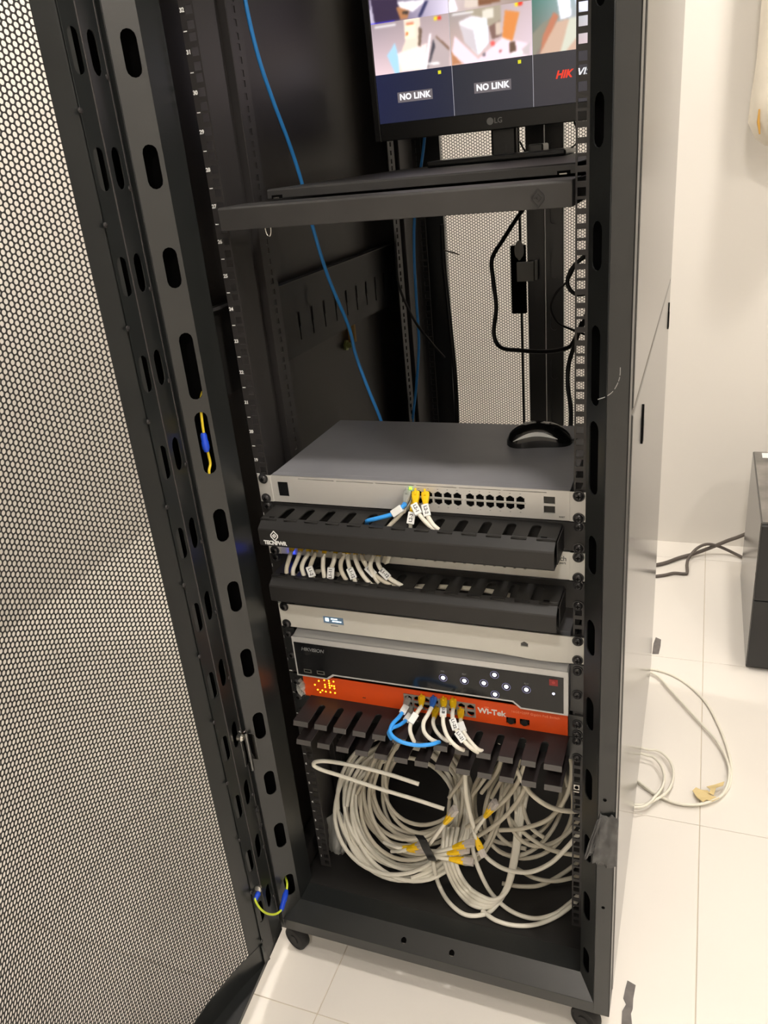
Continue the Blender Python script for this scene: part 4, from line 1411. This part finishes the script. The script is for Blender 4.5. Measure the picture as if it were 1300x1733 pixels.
# cables of the orange switch
g3 = 'patch cables of the orange switch'
patch('blue patch cable with grey boot looping in front of the open fingers', pp((690, 1184, -0.004), (686, 1197, -0.026), (676, 1213, -0.052), (664, 1226, -0.072), (661, 1241, -0.086), (676, 1254, -0.094), (703, 1261, -0.092), (728, 1260, -0.086), (742, 1256, -0.07), (744, 1258, -0.05)), M_GBOOT, M_CBLUE, 0.0031, g3, ((0.030, None),))
patch('second blue patch cable with grey label curling under the first', pp((695, 1198, -0.004), (694, 1208, -0.022), (686, 1220, -0.044), (674, 1228, -0.062), (664, 1232, -0.074), (658, 1240, -0.07), (662, 1250, -0.055)), M_GBOOT, M_CBLUE, 0.0030, g3, ((0.032, None),))
patch('white patch cable with yellow boot beside the grey booted ones', pp((714, 1180, -0.004), (714, 1192, -0.022), (706, 1206, -0.046), (697, 1220, -0.060), (694, 1235, -0.068), (698, 1249, -0.072), (704, 1260, -0.066)), M_YBOOT, M_CWHITE, 0.0032, g3, ((0.055, None),))
patch('white patch cable with blue boot in the orange switch', pp((734, 1182, -0.004), (732, 1193, -0.022), (725, 1208, -0.044), (717, 1223, -0.058), (718, 1238, -0.068), (728, 1250, -0.073), (742, 1257, -0.066)), M_BBOOT, M_CWHITE, 0.0032, g3)
patch('white patch cable with yellow boot in the lower row behind the blue boot', pp((738, 1200, -0.004), (736, 1210, -0.02), (733, 1222, -0.036), (737, 1235, -0.050), (748, 1248, -0.060), (764, 1258, -0.056)), M_YBOOT, M_CWHITE, 0.0030, g3)
patch('white labelled patch cable with yellow boot right after the blue boot', pp((751, 1184, -0.004), (751, 1195, -0.022), (750, 1211, -0.046), (751, 1228, -0.060), (758, 1247, -0.070), (772, 1263, -0.076), (786, 1270, -0.068)), M_YBOOT, M_CWHITE, 0.0032, g3, ((0.038, 'L1-20'),))
patch('white patch cable with yellow boot ending under two paper labels', pp((767, 1186, -0.004), (767, 1197, -0.022), (766, 1212, -0.046), (770, 1230, -0.060), (782, 1250, -0.070), (798, 1266, -0.076), (812, 1275, -0.066)), M_YBOOT, M_CWHITE, 0.0032, g3, ((0.058, 'L1-22'), (0.078, 'L1-21')))
patch('white patch cable with yellow boot in the last used lower socket', pp((780, 1203, -0.004), (780, 1213, -0.02), (780, 1224, -0.038), (786, 1240, -0.054), (797, 1256, -0.066), (809, 1268, -0.07), (820, 1272, -0.06)), M_YBOOT, M_CWHITE, 0.0030, g3, ((0.045, None),))

# blue and black cables inside the rack
def cable(label, pts, r, m, name='cable', group=None, k=8, cat='cable'):
    sp = sm(pts, k)
    o = obj(name, MB().tube(sp, r, 10), m)
    return tag(o, label, cat, group)


cable('bright blue network cable hanging down past the rack shelf', [P(396, -130, X=-.262), P(415, 0, X=-.258), P(437, 95, X=-.256), P(462, 170, X=-.254), P(492, 250, X=-.252), P(514, 320, X=-.25), P(531, 390, X=-.25), P(556, 470, X=-.245), P(590, 552, X=-.232), P(602, 600, X=-.222), P(622, 655, X=-.205), P(645, 712, X=-.185), P(662, 770, X=-.17)], 0.0031, M_CBLUE, 'network_cable')
cable('dim blue network cable hanging beside the rear mounting rail', [P(724, 120, Y=.72), P(718, 240, Y=.72), P(703, 350, Y=.72), P(701, 430, Y=.715), P(705, 510, Y=.71), P(709, 580, Y=.71), P(705, 650, Y=.71), P(698, 716, Y=.71), P(694, 780, Y=.71)], 0.0031, M_CBLUE, 'network_cable')
cable('thick black power cable looping in front of the rear mesh', [P(905, 330, Y=.66), P(880, 362, Y=.62), P(852, 405, Y=.58), P(833, 438, Y=.56), P(835, 475, Y=.55), P(840, 520, Y=.55), P(836, 565, Y=.55), P(848, 588, Y=.54), P(880, 593, Y=.52), P(925, 595, Y=.5), P(962, 588, Y=.48), P(975, 570, Y=.46), P(990, 540, Y=.44), P(1002, 500, Y=.42)], 0.0040, M_CBLACK, 'power_cable')
cable('black cable drooping from the lower right of the rear mesh', [P(1004, 430, Y=.55), P(978, 445, Y=.56), P(961, 475, Y=.58), P(942, 495, Y=.58), P(932, 520, Y=.57), P(943, 545, Y=.56), P(966, 557, Y=.54), P(990, 566, Y=.52)], 0.0022, M_CBLACK, 'cable')
cable('black cable coiling against the rear mesh by the rail', [P(1008, 420, Y=.5), P(985, 437, Y=.5), P(966, 458, Y=.5), P(961, 482, Y=.5), P(975, 498, Y=.5), P(1000, 496, Y=.5)], 0.0036, M_CBLACK, 'power_cable')
cable('black cable hanging down to the switch lid by the mouse', [P(985, 545, Y=.44), P(974, 580, Y=.42), P(963, 615, Y=.40), P(961, 650, Y=.38), P(966, 690, Y=.35), P(966, 722, Y=.32), P(962, 760, Y=.30)], 0.0038, M_CBLACK, 'power_cable')
cable('black cable bundle standing along the rear rail edge', [P(748, 380, Y=.80), P(752, 450, Y=.80), P(760, 530, Y=.79), P(768, 610, Y=.77), P(772, 670, Y=.76), P(774, 730, Y=.75), P(775, 790, Y=.74)], 0.0052, M_CBLACK, 'power_cable')
cable('thin black lead crossing the slotted side tray', [P(668, 385, Y=.70), P(671, 440, Y=.68), P(676, 485, Y=.66), P(700, 540, Y=.66), P(730, 580, Y=.70), P(752, 605, Y=.74)], 0.0028, M_CBLACK, 'cable')
cable('thin black lead hanging behind the monitor', [P(968, 196, Y=.63), P(975, 215, Y=.64), P(976, 240, Y=.66), P(966, 250, Y=.68), P(950, 252, Y=.70)], 0.0016, M_CBLACK, 'cable')
cable('thin dark tie sticking out over the rear mesh', [P(748, 423, Y=.80), P(765, 427, Y=.79), P(777, 431, Y=.785)], 0.0015, M_CGREY, 'cable_tie', cat='cable tie')
tb = thing('power_brick', 'small black power adapter behind the monitor foot', 'adapter', (0.075, 0.66, 1.315))
obj('case', MB().box(0.048, 0.075, 0.64, 0.70, 1.3152, 1.338), M_BLACK, tb, bevel=0.003)
obj('lead', MB().tube(sm([P(880, 240, Y=.655), P(888, 255, Y=.645), P(897, 266, Y=.64), P(908, 268, Y=.64)], 5), 0.0018), M_CBLACK, tb)

# ---------------------------------------------------------------- the heap of white cables
FZ = ZB + W1 + CX
rnd = random.Random(11)
heap = 'white cable coils on the rack floor'
E1 = Vector((1, 0.06, 0.02)).normalized()
E2 = Vector((-0.05, 0.66, 0.75)).normalized()
EN = E1.cross(E2)
CC = Vector((-0.094, 0.085, 0.237))


def coil(label, c, ra, rb, loops, rad, m, spread=0.014, drift=0.02, start=0.0, tail=None, head=None, e1=E1, e2=E2):
    pts = list(head or [])
    en = e1.cross(e2)
    n = 16
    ph = [rnd.uniform(0, 6.28) for _ in range(4)]
    for i in range(int(loops * n) + 1):
        a = start + 2 * math.pi * i / n
        k = i / n
        dr = 1 + 0.05 * math.sin(k * 2.4 + ph[0]) + 0.03 * math.sin(a * 2 + ph[1])
        off = drift * math.sin(k * 1.7 + ph[2])
        p = c + e1 * (ra * dr * math.cos(a) + off) + e2 * (rb * dr * math.sin(a) + 0.6 * drift * math.sin(k * 2.3 + ph[3])) + en * (spread * math.sin(a * 0.5 + k * 1.9 + ph[1]))
        p.z = max(p.z, FZ + 0.004)
        pts.append(p)
    pts += list(tail or [])
    o = obj('coiled_cable', MB().tube(sm(pts, 3), rad, 8), m)
    return tag(o, label, 'cable', heap)


lbl = 'long white network cable wound in the big coil on the rack floor'
coil('white cable wound through the middle of the big coil', CC, 0.116, 0.112, 4.3, 0.0039, M_CWHITE, 0.012, 0.012, 0.4)
coil('white cable forming the widest loops of the big coil', CC + Vector((0.004, -0.012, -0.006)), 0.124, 0.118, 3.2, 0.0039, M_CWHITE, 0.010, 0.010, 2.0)
coil('beige cable wound just inside the widest coil loops', CC + Vector((0.010, 0.014, 0.006)), 0.104, 0.100, 4.2, 0.0038, M_CBEIGE, 0.014, 0.014, 1.0)
coil('beige cable wound in the inner half of the big coil', CC + Vector((0.016, 0.028, 0.012)), 0.092, 0.092, 4.0, 0.0038, M_CBEIGE, 0.014, 0.014, 3.0)
coil('beige cable forming the tightest inner loops of the coil', CC + Vector((0.022, 0.036, 0.018)), 0.080, 0.082, 3.1, 0.0038, M_CBEIGE, 0.012, 0.010, 0.0)
coil('white cable lying lowest on the front of the big coil', CC + Vector((-0.002, -0.02, -0.012)), 0.118, 0.110, 2.3, 0.0039, M_CWHITE, 0.010, 0.012, 5.0)
# cables that fall from the fingers at the right and loop behind
lb2 = 'white network cable looping loosely beside the big coil'
C2 = Vector((0.105, 0.12, 0.265))
E2b = Vector((0.1, 0.5, 0.86)).normalized()
coil('beige cable looping loosely behind the yellow-booted plugs', C2, 0.085, 0.105, 2.2, 0.0038, M_CBEIGE, 0.03, 0.02, 0.3, e2=E2b)
coil('beige cable looping in front of the right mounting rail', C2 + Vector((0.035, 0.02, -0.01)), 0.075, 0.095, 1.6, 0.0038, M_CBEIGE, 0.03, 0.02, 1.3, e2=E2b)
coil('beige cable in narrow upright loops beside the big coil', C2 + Vector((-0.055, -0.01, 0.0)), 0.05, 0.115, 2.3, 0.0038, M_CBEIGE, 0.02, 0.016, 2.3, e2=E2b)
coil('beige cable in small high loops under the last fingers', C2 + Vector((0.07, 0.0, 0.03)), 0.06, 0.085, 1.3, 0.0038, M_CBEIGE, 0.02, 0.016, 2.9, e2=E2b)


def fl(x, y, dz=0.004):
    return P(x, y, Z=FZ + dz)


g4 = 'single white cables spread on the rack floor'


def floor_cable(label, pts, m=None, r=0.0039):
    o = obj('network_cable', MB().tube(sm(pts, 8), r, 10), m or M_CWHITE)
    return tag(o, label, 'cable', g4)


floor_cable('white cable drooping forward off the coil onto the ledge', [P(732, 1440, Y=0.02), P(735, 1470, Y=0.0), fl(744, 1500, .006), fl(760, 1527), fl(785, 1547), fl(812, 1549), fl(835, 1538), P(860, 1500, Y=.03), P(872, 1440, Y=.06)])
for k, dx in enumerate((0, 7, 15, 23)):
    floor_cable('white cable in the narrow bundle hanging in front of the black strap', [P(752 + dx, 1400, Y=0.05), P(750 + dx * .8, 1440, Y=0.02), P(758 + dx * .8, 1475, Y=0.0), fl(775 + dx * .8, 1508 - dx * .3, .008 + .004 * k), fl(800 + dx * .6, 1532 - dx * .7, .006 + .004 * k), fl(830 + dx * .3, 1534 - dx * .5, .006 + .004 * k), P(855 + dx * .2, 1505, Y=.02), P(868 + dx * .3, 1450, Y=.05), P(874 + dx * .4, 1390, Y=.08), P(872 + dx, 1330, Y=.11)])
floor_cable('white cable sweeping along the ledge to the right rail', [P(797, 1400, Y=.06), P(801, 1440, Y=.03), P(812, 1475, Y=.01), fl(832, 1512, .012), fl(862, 1540, .006), fl(900, 1554), fl(936, 1548), fl(965, 1528), fl(990, 1505), fl(1010, 1490)])
floor_cable('white cable lowest of all along the front ledge', [fl(816, 1541), fl(838, 1557), fl(870, 1566), fl(905, 1565), fl(940, 1552), fl(970, 1530, .009), fl(1000, 1500)])
floor_cable('white cable climbing from a yellow plug to the right rail', [P(818, 1444, Y=.03), P(832, 1458, Y=.025), P(858, 1472, Y=.02), P(895, 1476, Y=.015), P(930, 1462, Y=.01), P(958, 1436, Y=.008), P(985, 1405, Y=.01), P(1005, 1380, Y=.03)])
floor_cable('beige cable crossing low behind the right rail', [fl(850, 1495), fl(880, 1500), fl(915, 1498), fl(950, 1480), fl(985, 1455), fl(1010, 1440)], M_CBEIGE)
floor_cable('beige cable running flat to the right rail', [fl(875, 1470, .01), fl(905, 1486, .01), fl(940, 1491, .008), fl(980, 1483), fl(1010, 1478)], M_CBEIGE)
floor_cable('beige cable slanting down to the right rail', [P(862, 1385, Y=.08), P(890, 1412, Y=.07), P(925, 1435, Y=.06), P(960, 1445, Y=.05), P(1000, 1450, Y=.05)], M_CBEIGE)
floor_cable('white cable bowing from the fingers to the right rail', [P(870, 1290, Y=.0), P(882, 1318, Y=-.01), P(902, 1346, Y=-.012), P(932, 1366, Y=-.01), P(965, 1373, Y=0.0), P(1000, 1370, Y=.03)], M_CBEIGE)
floor_cable('beige cable hanging in a wide arc near the right rail', [P(962, 1268, Y=.05), P(968, 1300, Y=.06), P(960, 1345, Y=.06), P(930, 1385, Y=.06), P(885, 1402, Y=.06), P(845, 1405, Y=.06)], M_CBEIGE)
floor_cable('beige cable rising steeply past the clear plug', [P(800, 1420, Y=.05), P(840, 1395, Y=.05), P(872, 1362, Y=.05), P(892, 1325, Y=.05), P(900, 1285, Y=.05)], M_CBEIGE)
floor_cable('beige cable rising beside the clear plug to the fingers', [P(790, 1400, Y=.06), P(836, 1370, Y=.055), P(868, 1338, Y=.05), P(886, 1300, Y=.05), P(892, 1268, Y=.05)], M_CBEIGE)
floor_cable('pale cable dropping straight from the fingers to a yellow plug', [P(784, 1270, Y=-.02), P(787, 1305, Y=-.015), P(789, 1345, Y=-.01), P(796, 1380, Y=0.0), P(805, 1408, Y=.005)])
for k, (xa, xb) in enumerate(((600, 640), (628, 655), (655, 668), (760, 800), (800, 838), (815, 852), (832, 866), (852, 884))):
    floor_cable(ORD[k] + ' beige cable pulled up behind the open fingers, counted from the plastic bag', [P(xa, 1350 - 4 * (k % 3), Y=.09), P(xb - 15 if k < 3 else xb - 10, 1305, Y=.08), P(xb, 1268, Y=.05), P(xb + 8, 1256, Y=0.0)], M_CBEIGE, 0.0036)
bt_ = floor_cable('stiff white cable folded back on itself across the coil', [P(752, 1369, Y=-.03), P(700, 1352, Y=-.035), P(640, 1334, Y=-.04), P(580, 1314, Y=-.045), P(545, 1303, Y=-.05), P(531, 1295, Y=-.052), P(536, 1289, Y=-.054), P(560, 1289, Y=-.054), P(610, 1298, Y=-.055), P(660, 1311, Y=-.055), P(709, 1327, Y=-.055)], None, 0.0034)

# loose plugs with yellow boots lying on the heap
g5 = 'loose yellow-booted plugs on the cable heap'
for (x0, y0, x1, y1, yy, lb) in ((735, 1418, 764, 1378, -0.045, 'clear plug with yellow boot pointing up at the folded white cable'), (806, 1404, 832, 1367, 0.0, 'clear plug with yellow boot pointing up toward the fingers'),
                                 (745, 1440, 788, 1429, -0.03, 'clear plug with yellow boot just past the black strap'), (745, 1446, 779, 1440, -0.028, 'yellow-booted plug tucked below another past the strap'),
                                 (742, 1451, 785, 1457, -0.03, 'lowest clear plug with yellow boot pointing away from the strap'), (803, 1412, 813, 1436, 0.0, 'clear plug with yellow boot pointing down'),
                                 (680, 1440, 708, 1431, -0.03, 'yellow-booted plug lying before the black strap'), (672, 1434, 704, 1437, -0.025, 'second yellow-booted plug lying before the black strap')):
    a, b = P(x0, y0, Y=yy), P(x1, y1, Y=yy)
    d = (b - a).normalized()
    t = thing('cable_plug', lb, 'plug', a, g5)
    obj('jacket', MB().tube(sm([a - d * 0.03 + Vector((0, .012, -0.004)), a, b - d * 0.018], 5), 0.0032), M_CWHITE, t)
    plug_on(t, b, d, M_YBOOT)
# black strap round the coil
st = [P(709, 1414, Y=-.035), P(716, 1424, Y=-.043), P(721, 1436, Y=-.046), P(728, 1449, Y=-.044), P(732, 1457, Y=-.03)]
o = MB()
side = Vector((0.0075, 0, 0.001))
ss = sm(st, 5)
for a, b in zip(ss[:-1], ss[1:]):
    o.add([a - side, a + side, b + side, b - side, a - side + Vector((0, .0015, 0)), a + side + Vector((0, .0015, 0)), b + side + Vector((0, .0015, 0)), b - side + Vector((0, .0015, 0))],
          [(0, 1, 2, 3), (4, 7, 6, 5), (0, 3, 7, 4), (1, 5, 6, 2)])
tag(obj('cable_strap', o, M_BTAPE), 'black strap tied round the big coil', 'strap')

# crumpled clear bag behind the left rail
def crumple(name, label, cat, corners, m, amp, n=12, seed=1, thick=0.0006):
    r_ = random.Random(seed)
    c00, c10, c11, c01 = [Vector(c) for c in corners]
    nrm = (c10 - c00).cross(c01 - c00).normalized()
    V = []
    for j in range(n + 1):
        for i in range(n + 1):
            u, v = i / n, j / n
            p = c00 * (1 - u) * (1 - v) + c10 * u * (1 - v) + c11 * u * v + c01 * (1 - u) * v
            h = math.sin(u * 9 + v * 5 + seed) * math.sin(v * 8 - u * 3) + 0.6 * r_.uniform(-1, 1)
            V.append(p + nrm * amp * h + (c10 - c00) * 0.04 * r_.uniform(-1, 1) + (c01 - c00) * 0.03 * r_.uniform(-1, 1))
    F = [(j * (n + 1) + i, j * (n + 1) + i + 1, (j + 1) * (n + 1) + i + 1, (j + 1) * (n + 1) + i) for j in range(n) for i in range(n)]
    me = bpy.data.meshes.new(name)
    me.from_pydata(V, [], F)
    o = obj(name, me, m)
    sd = o.modifiers.new('solid', 'SOLIDIFY')
    sd.thickness = thick
    me.polygons.foreach_set('use_smooth', [True] * len(F))
    return tag(o, label, cat) if label else o


crumple('plastic_bag', 'crumpled clear plastic bag tucked beside the coil', 'plastic bag', [P(556, 1466, Y=.03), P(590, 1440, Y=.03), P(578, 1370, Y=.05), P(552, 1384, Y=.05)], M_BAG, 0.006, 10, 3)
# crumpled tape stuck on the right post
crumple('tape_strip', 'crumpled grey tape strip stuck on the right post of the rack', 'tape', [P(1000, 1462, Y=YF - 0.003), P(1042, 1468, Y=YF - 0.003), P(1047, 1384, Y=YF - 0.004), P(1014, 1378, Y=YF - 0.004)], M_TAPE, 0.0018, 12, 5)
crumple('tape_scrap', 'twisted tail of grey tape hanging into the post slot', 'tape', [P(988, 1455, Y=YF - 0.002), P(1002, 1448, Y=YF - 0.003), P(1018, 1384, Y=YF - 0.005), P(1008, 1392, Y=YF - 0.004)], M_TAPE, 0.0025, 8, 8)

# grounding wires
def gwire(label, pts, m, lugs, r=0.0019):
    t = thing('grounding_wire', label, 'wire', pts[-1])
    obj('jacket', MB().tube(sm(pts, 8), r, 10), m, t)
    for a, b, rr in lugs:
        d = (b - a).normalized()
        L = (b - a).length
        o = MB().lathe([(rr * .7, 0), (rr, L * .12), (rr, L * .45), (rr * 1.15, L * .5), (rr * 1.15, L * .8), (rr * .75, L)], a, d, 14)
        o.smooth = True
        obj('crimp_sleeve', o, M_LUG, t)
    return t


yw = YF + 0.006
S1 = Vector(dpt(0.060, 0.004, 0.245))
t = gwire('yellow and green grounding wire joining the door stud to the lower post slot', [S1 + Vector((0.006, -0.003, -0.008)), P(432, 1522, X=-0.262), P(440, 1537, X=-0.258), P(452, 1546, X=-0.255), P(466, 1547, X=-0.252), P(476, 1540, X=-0.250), P(482, 1525, Y=-0.116), P(485, 1508, Y=-0.108), P(486, 1495, Y=-0.098), P(483, 1484, Y=-0.080)], M_YG,
          [(P(476, 1541, X=-0.250), P(485, 1507, Y=-0.108), 0.0044), (P(432, 1523, X=-0.262), S1 + Vector((0.006, -0.003, -0.004)), 0.0038)])
o = MB().lathe([(0.002, -0.002), (0.0062, 0.0), (0.0068, 0.004), (0.006, 0.008), (0.003, 0.010)], S1, (DN[0], DN[1], 0.1), 6)
obj('stud_nut', o, M_STEEL, t, bevel=0.0006)
gwire('yellow grounding wire with a blue crimp inside the tall post slot', [P(350, 658, X=-.262), P(342, 666, X=-.262), P(340, 690, X=-.262), P(343, 720, X=-.263), P(347, 745, X=-.263), P(353, 770, X=-.264), P(356, 785, X=-.264), P(354, 800, X=-.264), P(360, 830, X=-.266)], M_YEL, [(P(344, 733, X=-.262), P(350, 764, X=-.262), 0.0046)])

# ================================================================ THINGS BESIDE THE RACK
ux0, ux1, uy0, uy1, uh = 0.536, 0.745, 1.005, 1.53, 0.43
ups = thing('power_supply_unit', 'black floor-standing backup power unit with a dusty grey top', 'power unit', ((ux0 + ux1) / 2, (uy0 + uy1) / 2, 0))
obj('case', MB().box(ux0, ux1, uy0 + 0.012, uy1, 0.0005, uh), M_UPSSIDE, ups, bevel=0.003)
obj('front_panel', MB().box(ux0 + 0.0015, ux1 - 0.0015, uy0, uy0 + 0.012, 0.215, uh - 0.004), M_UPS, ups, bevel=0.002)
obj('front_panel', MB().box(ux0 + 0.0015, ux1 - 0.0015, uy0, uy0 + 0.012, 0.012, 0.2125), M_UPS, ups, bevel=0.002)
obj('top_dust', MB().box(ux0 + 0.004, ux1 - 0.004, uy0 + 0.016, uy1 - 0.004, uh, uh + 0.0008), mat('dusty_lid', (118, 114, 108), 0.6, var=0.4, vscale=14), ups)
obj('top_label', MB().box(0.56, 0.66, 1.475, 1.515, uh + 0.0008, uh + 0.0014), M_LABEL, ups)
cable('thick dusty grey power cable crossing the floor to the backup unit', [Vector((0.2, 1.52, 0.006)), P(1117, 955, Z=.007), P(1150, 944, Z=.008), P(1175, 937, Z=.012), P(1205, 926, Z=.03), P(1232, 915, Z=.06), P(1252, 908, Z=.085), P(1275, 898, Z=.11)], 0.0062, M_CGREY, 'power_cable')
cable('dusty grey power cable with a sharp kink beside the backup unit', [Vector((0.2, 1.44, 0.005)), P(1120, 974, Z=.006), P(1140, 970, Z=.006), P(1157, 971, Z=.006), P(1163, 969, Z=.007), P(1163, 955, Z=.01), P(1166, 944, Z=.02), P(1180, 928, Z=.04), P(1198, 921, Z=.045), P(1220, 926, Z=.03), P(1248, 939, Z=.01), P(1262, 946, Z=.008)], 0.0050, M_CGREY, 'power_cable')
cable('cream network cable looping over the floor beside the rack', [Vector((0.22, 0.93, 0.004)), P(1106, 1133, Z=.004), P(1150, 1149, Z=.004), P(1190, 1183, Z=.004), P(1215, 1225, Z=.005), P(1232, 1270, Z=.006), P(1238, 1305, Z=.006), P(1230, 1338, Z=.004), P(1200, 1358, Z=.004), P(1160, 1362, Z=.004), P(1120, 1350, Z=.004), P(1085, 1328, Z=.004), Vector((0.24, 0.56, 0.004))], 0.0031, M_CWHITE, 'network_cable')
cable('cream network cable cutting inside the wide floor loop', [Vector((0.22, 0.92, 0.01)), P(1104, 1139, Z=.01), P(1135, 1168, Z=.01), P(1175, 1212, Z=.01), P(1210, 1250, Z=.011), P(1230, 1285, Z=.012), P(1234, 1315, Z=.012), P(1222, 1345, Z=.01), P(1190, 1360, Z=.01), P(1150, 1360, Z=.01), P(1112, 1345, Z=.01), P(1080, 1322, Z=.01), Vector((0.24, 0.54, 0.01))], 0.0031, M_CWHITE, 'network_cable')
cable('cream network cable curled in a small loop against the rack side', [Vector((0.22, 0.62, 0.016)), P(1090, 1267, Z=.016), P(1115, 1271, Z=.016), P(1134, 1288, Z=.016), P(1140, 1312, Z=.016), P(1132, 1336, Z=.017), P(1112, 1352, Z=.016), P(1080, 1362, Z=.016), Vector((0.22, 0.42, 0.016))], 0.0031, M_CWHITE, 'network_cable')
cable('cream network cable in the inner small loop against the rack side', [Vector((0.22, 0.60, 0.022)), P(1088, 1276, Z=.022), P(1107, 1282, Z=.022), P(1121, 1300, Z=.022), P(1124, 1322, Z=.022), P(1112, 1344, Z=.022), P(1082, 1366, Z=.022), Vector((0.22, 0.40, 0.022))], 0.0031, M_CWHITE, 'network_cable')
mt = thing('masking_tape_scrap', 'torn yellow masking tape caught on the floor cable loop', 'tape', P(1200, 1342, Z=0.0))
for pts_, zz in (([(1172, 1338), (1178, 1334), (1186, 1337), (1198, 1336), (1204, 1346), (1218, 1350), (1206, 1356), (1196, 1354), (1190, 1357), (1180, 1348)], 0.013), ([(1196, 1330), (1210, 1327), (1226, 1324), (1224, 1330), (1212, 1335), (1208, 1345), (1200, 1343), (1203, 1336)], 0.017)):
    w_ = [P(x, y, Z=zz) for x, y in pts_]
    me = plate2d([[(q.x, q.y) for q in w_]], 0.0008)
    for v_ in me.vertices:
        v_.co.z += zz + 0.003 * math.sin(v_.co.x * 160) * math.cos(v_.co.y * 130)
    obj('torn_piece', me, M_MASK, mt)


def scrap(label, pts, m, z=0.0012):
    w = [P(x, y, Z=0) for x, y in pts]
    me = plate2d([[(q.x, q.y) for q in w]], z)
    me.transform(Matrix.Translation((0, 0, z / 2 + 0.0002)))
    return tag(obj('floor_scrap', me, m), label, 'scrap')


scrap('long torn grey tape scrap stuck to the floor by the front caster', [(1062, 1660), (1076, 1668), (1072, 1690), (1071, 1708), (1068, 1716), (1070, 1736), (1052, 1736), (1053, 1712), (1060, 1700), (1055, 1690), (1058, 1675)], M_DUST)
scrap('small torn grey tape scrap beside the rear of the rack', [(1110, 1079), (1119, 1083), (1118, 1094), (1115, 1107), (1104, 1107), (1106, 1090)], M_DUST)

# wrapped pipe end hanging down the back wall
hp = thing('wrapped_pipe', 'thick cream wrapped pipe end hanging down the back wall', 'pipe', (0.545, 1.63, 1.28))
o = MB()
prof = [(0.516, 1.62, 2.69, .060), (0.516, 1.62, 2.2, .060), (0.516, 1.62, 1.75, .060), (0.518, 1.62, 1.56, .060), (0.523, 1.62, 1.48, .066), (0.526, 1.62, 1.40, .075), (0.526, 1.62, 1.34, .077), (0.532, 1.62, 1.30, .062), (0.532, 1.62, 1.275, .036)]
o.tube([Vector(p[:3]) for p in prof], [p[3] for p in prof], 24)
obj('wrapping', o, M_PIPE, hp)
o = MB()
q0 = Vector((0.527, 1.62, 1.335))
a_ = -2.35
dv = Vector((math.cos(a_), math.sin(a_), 0))
o.tube([q0 + dv * .078 + Vector((0, 0, .03)), q0 + dv * .0785 + Vector((0.001, 0, .0)), q0 + dv * .073 + Vector((0.003, 0, -.03))], [.002, .004, .002], 8)
obj('amber_streak', o, M_AMBER, hp)  # narrow amber streak on the wrapping
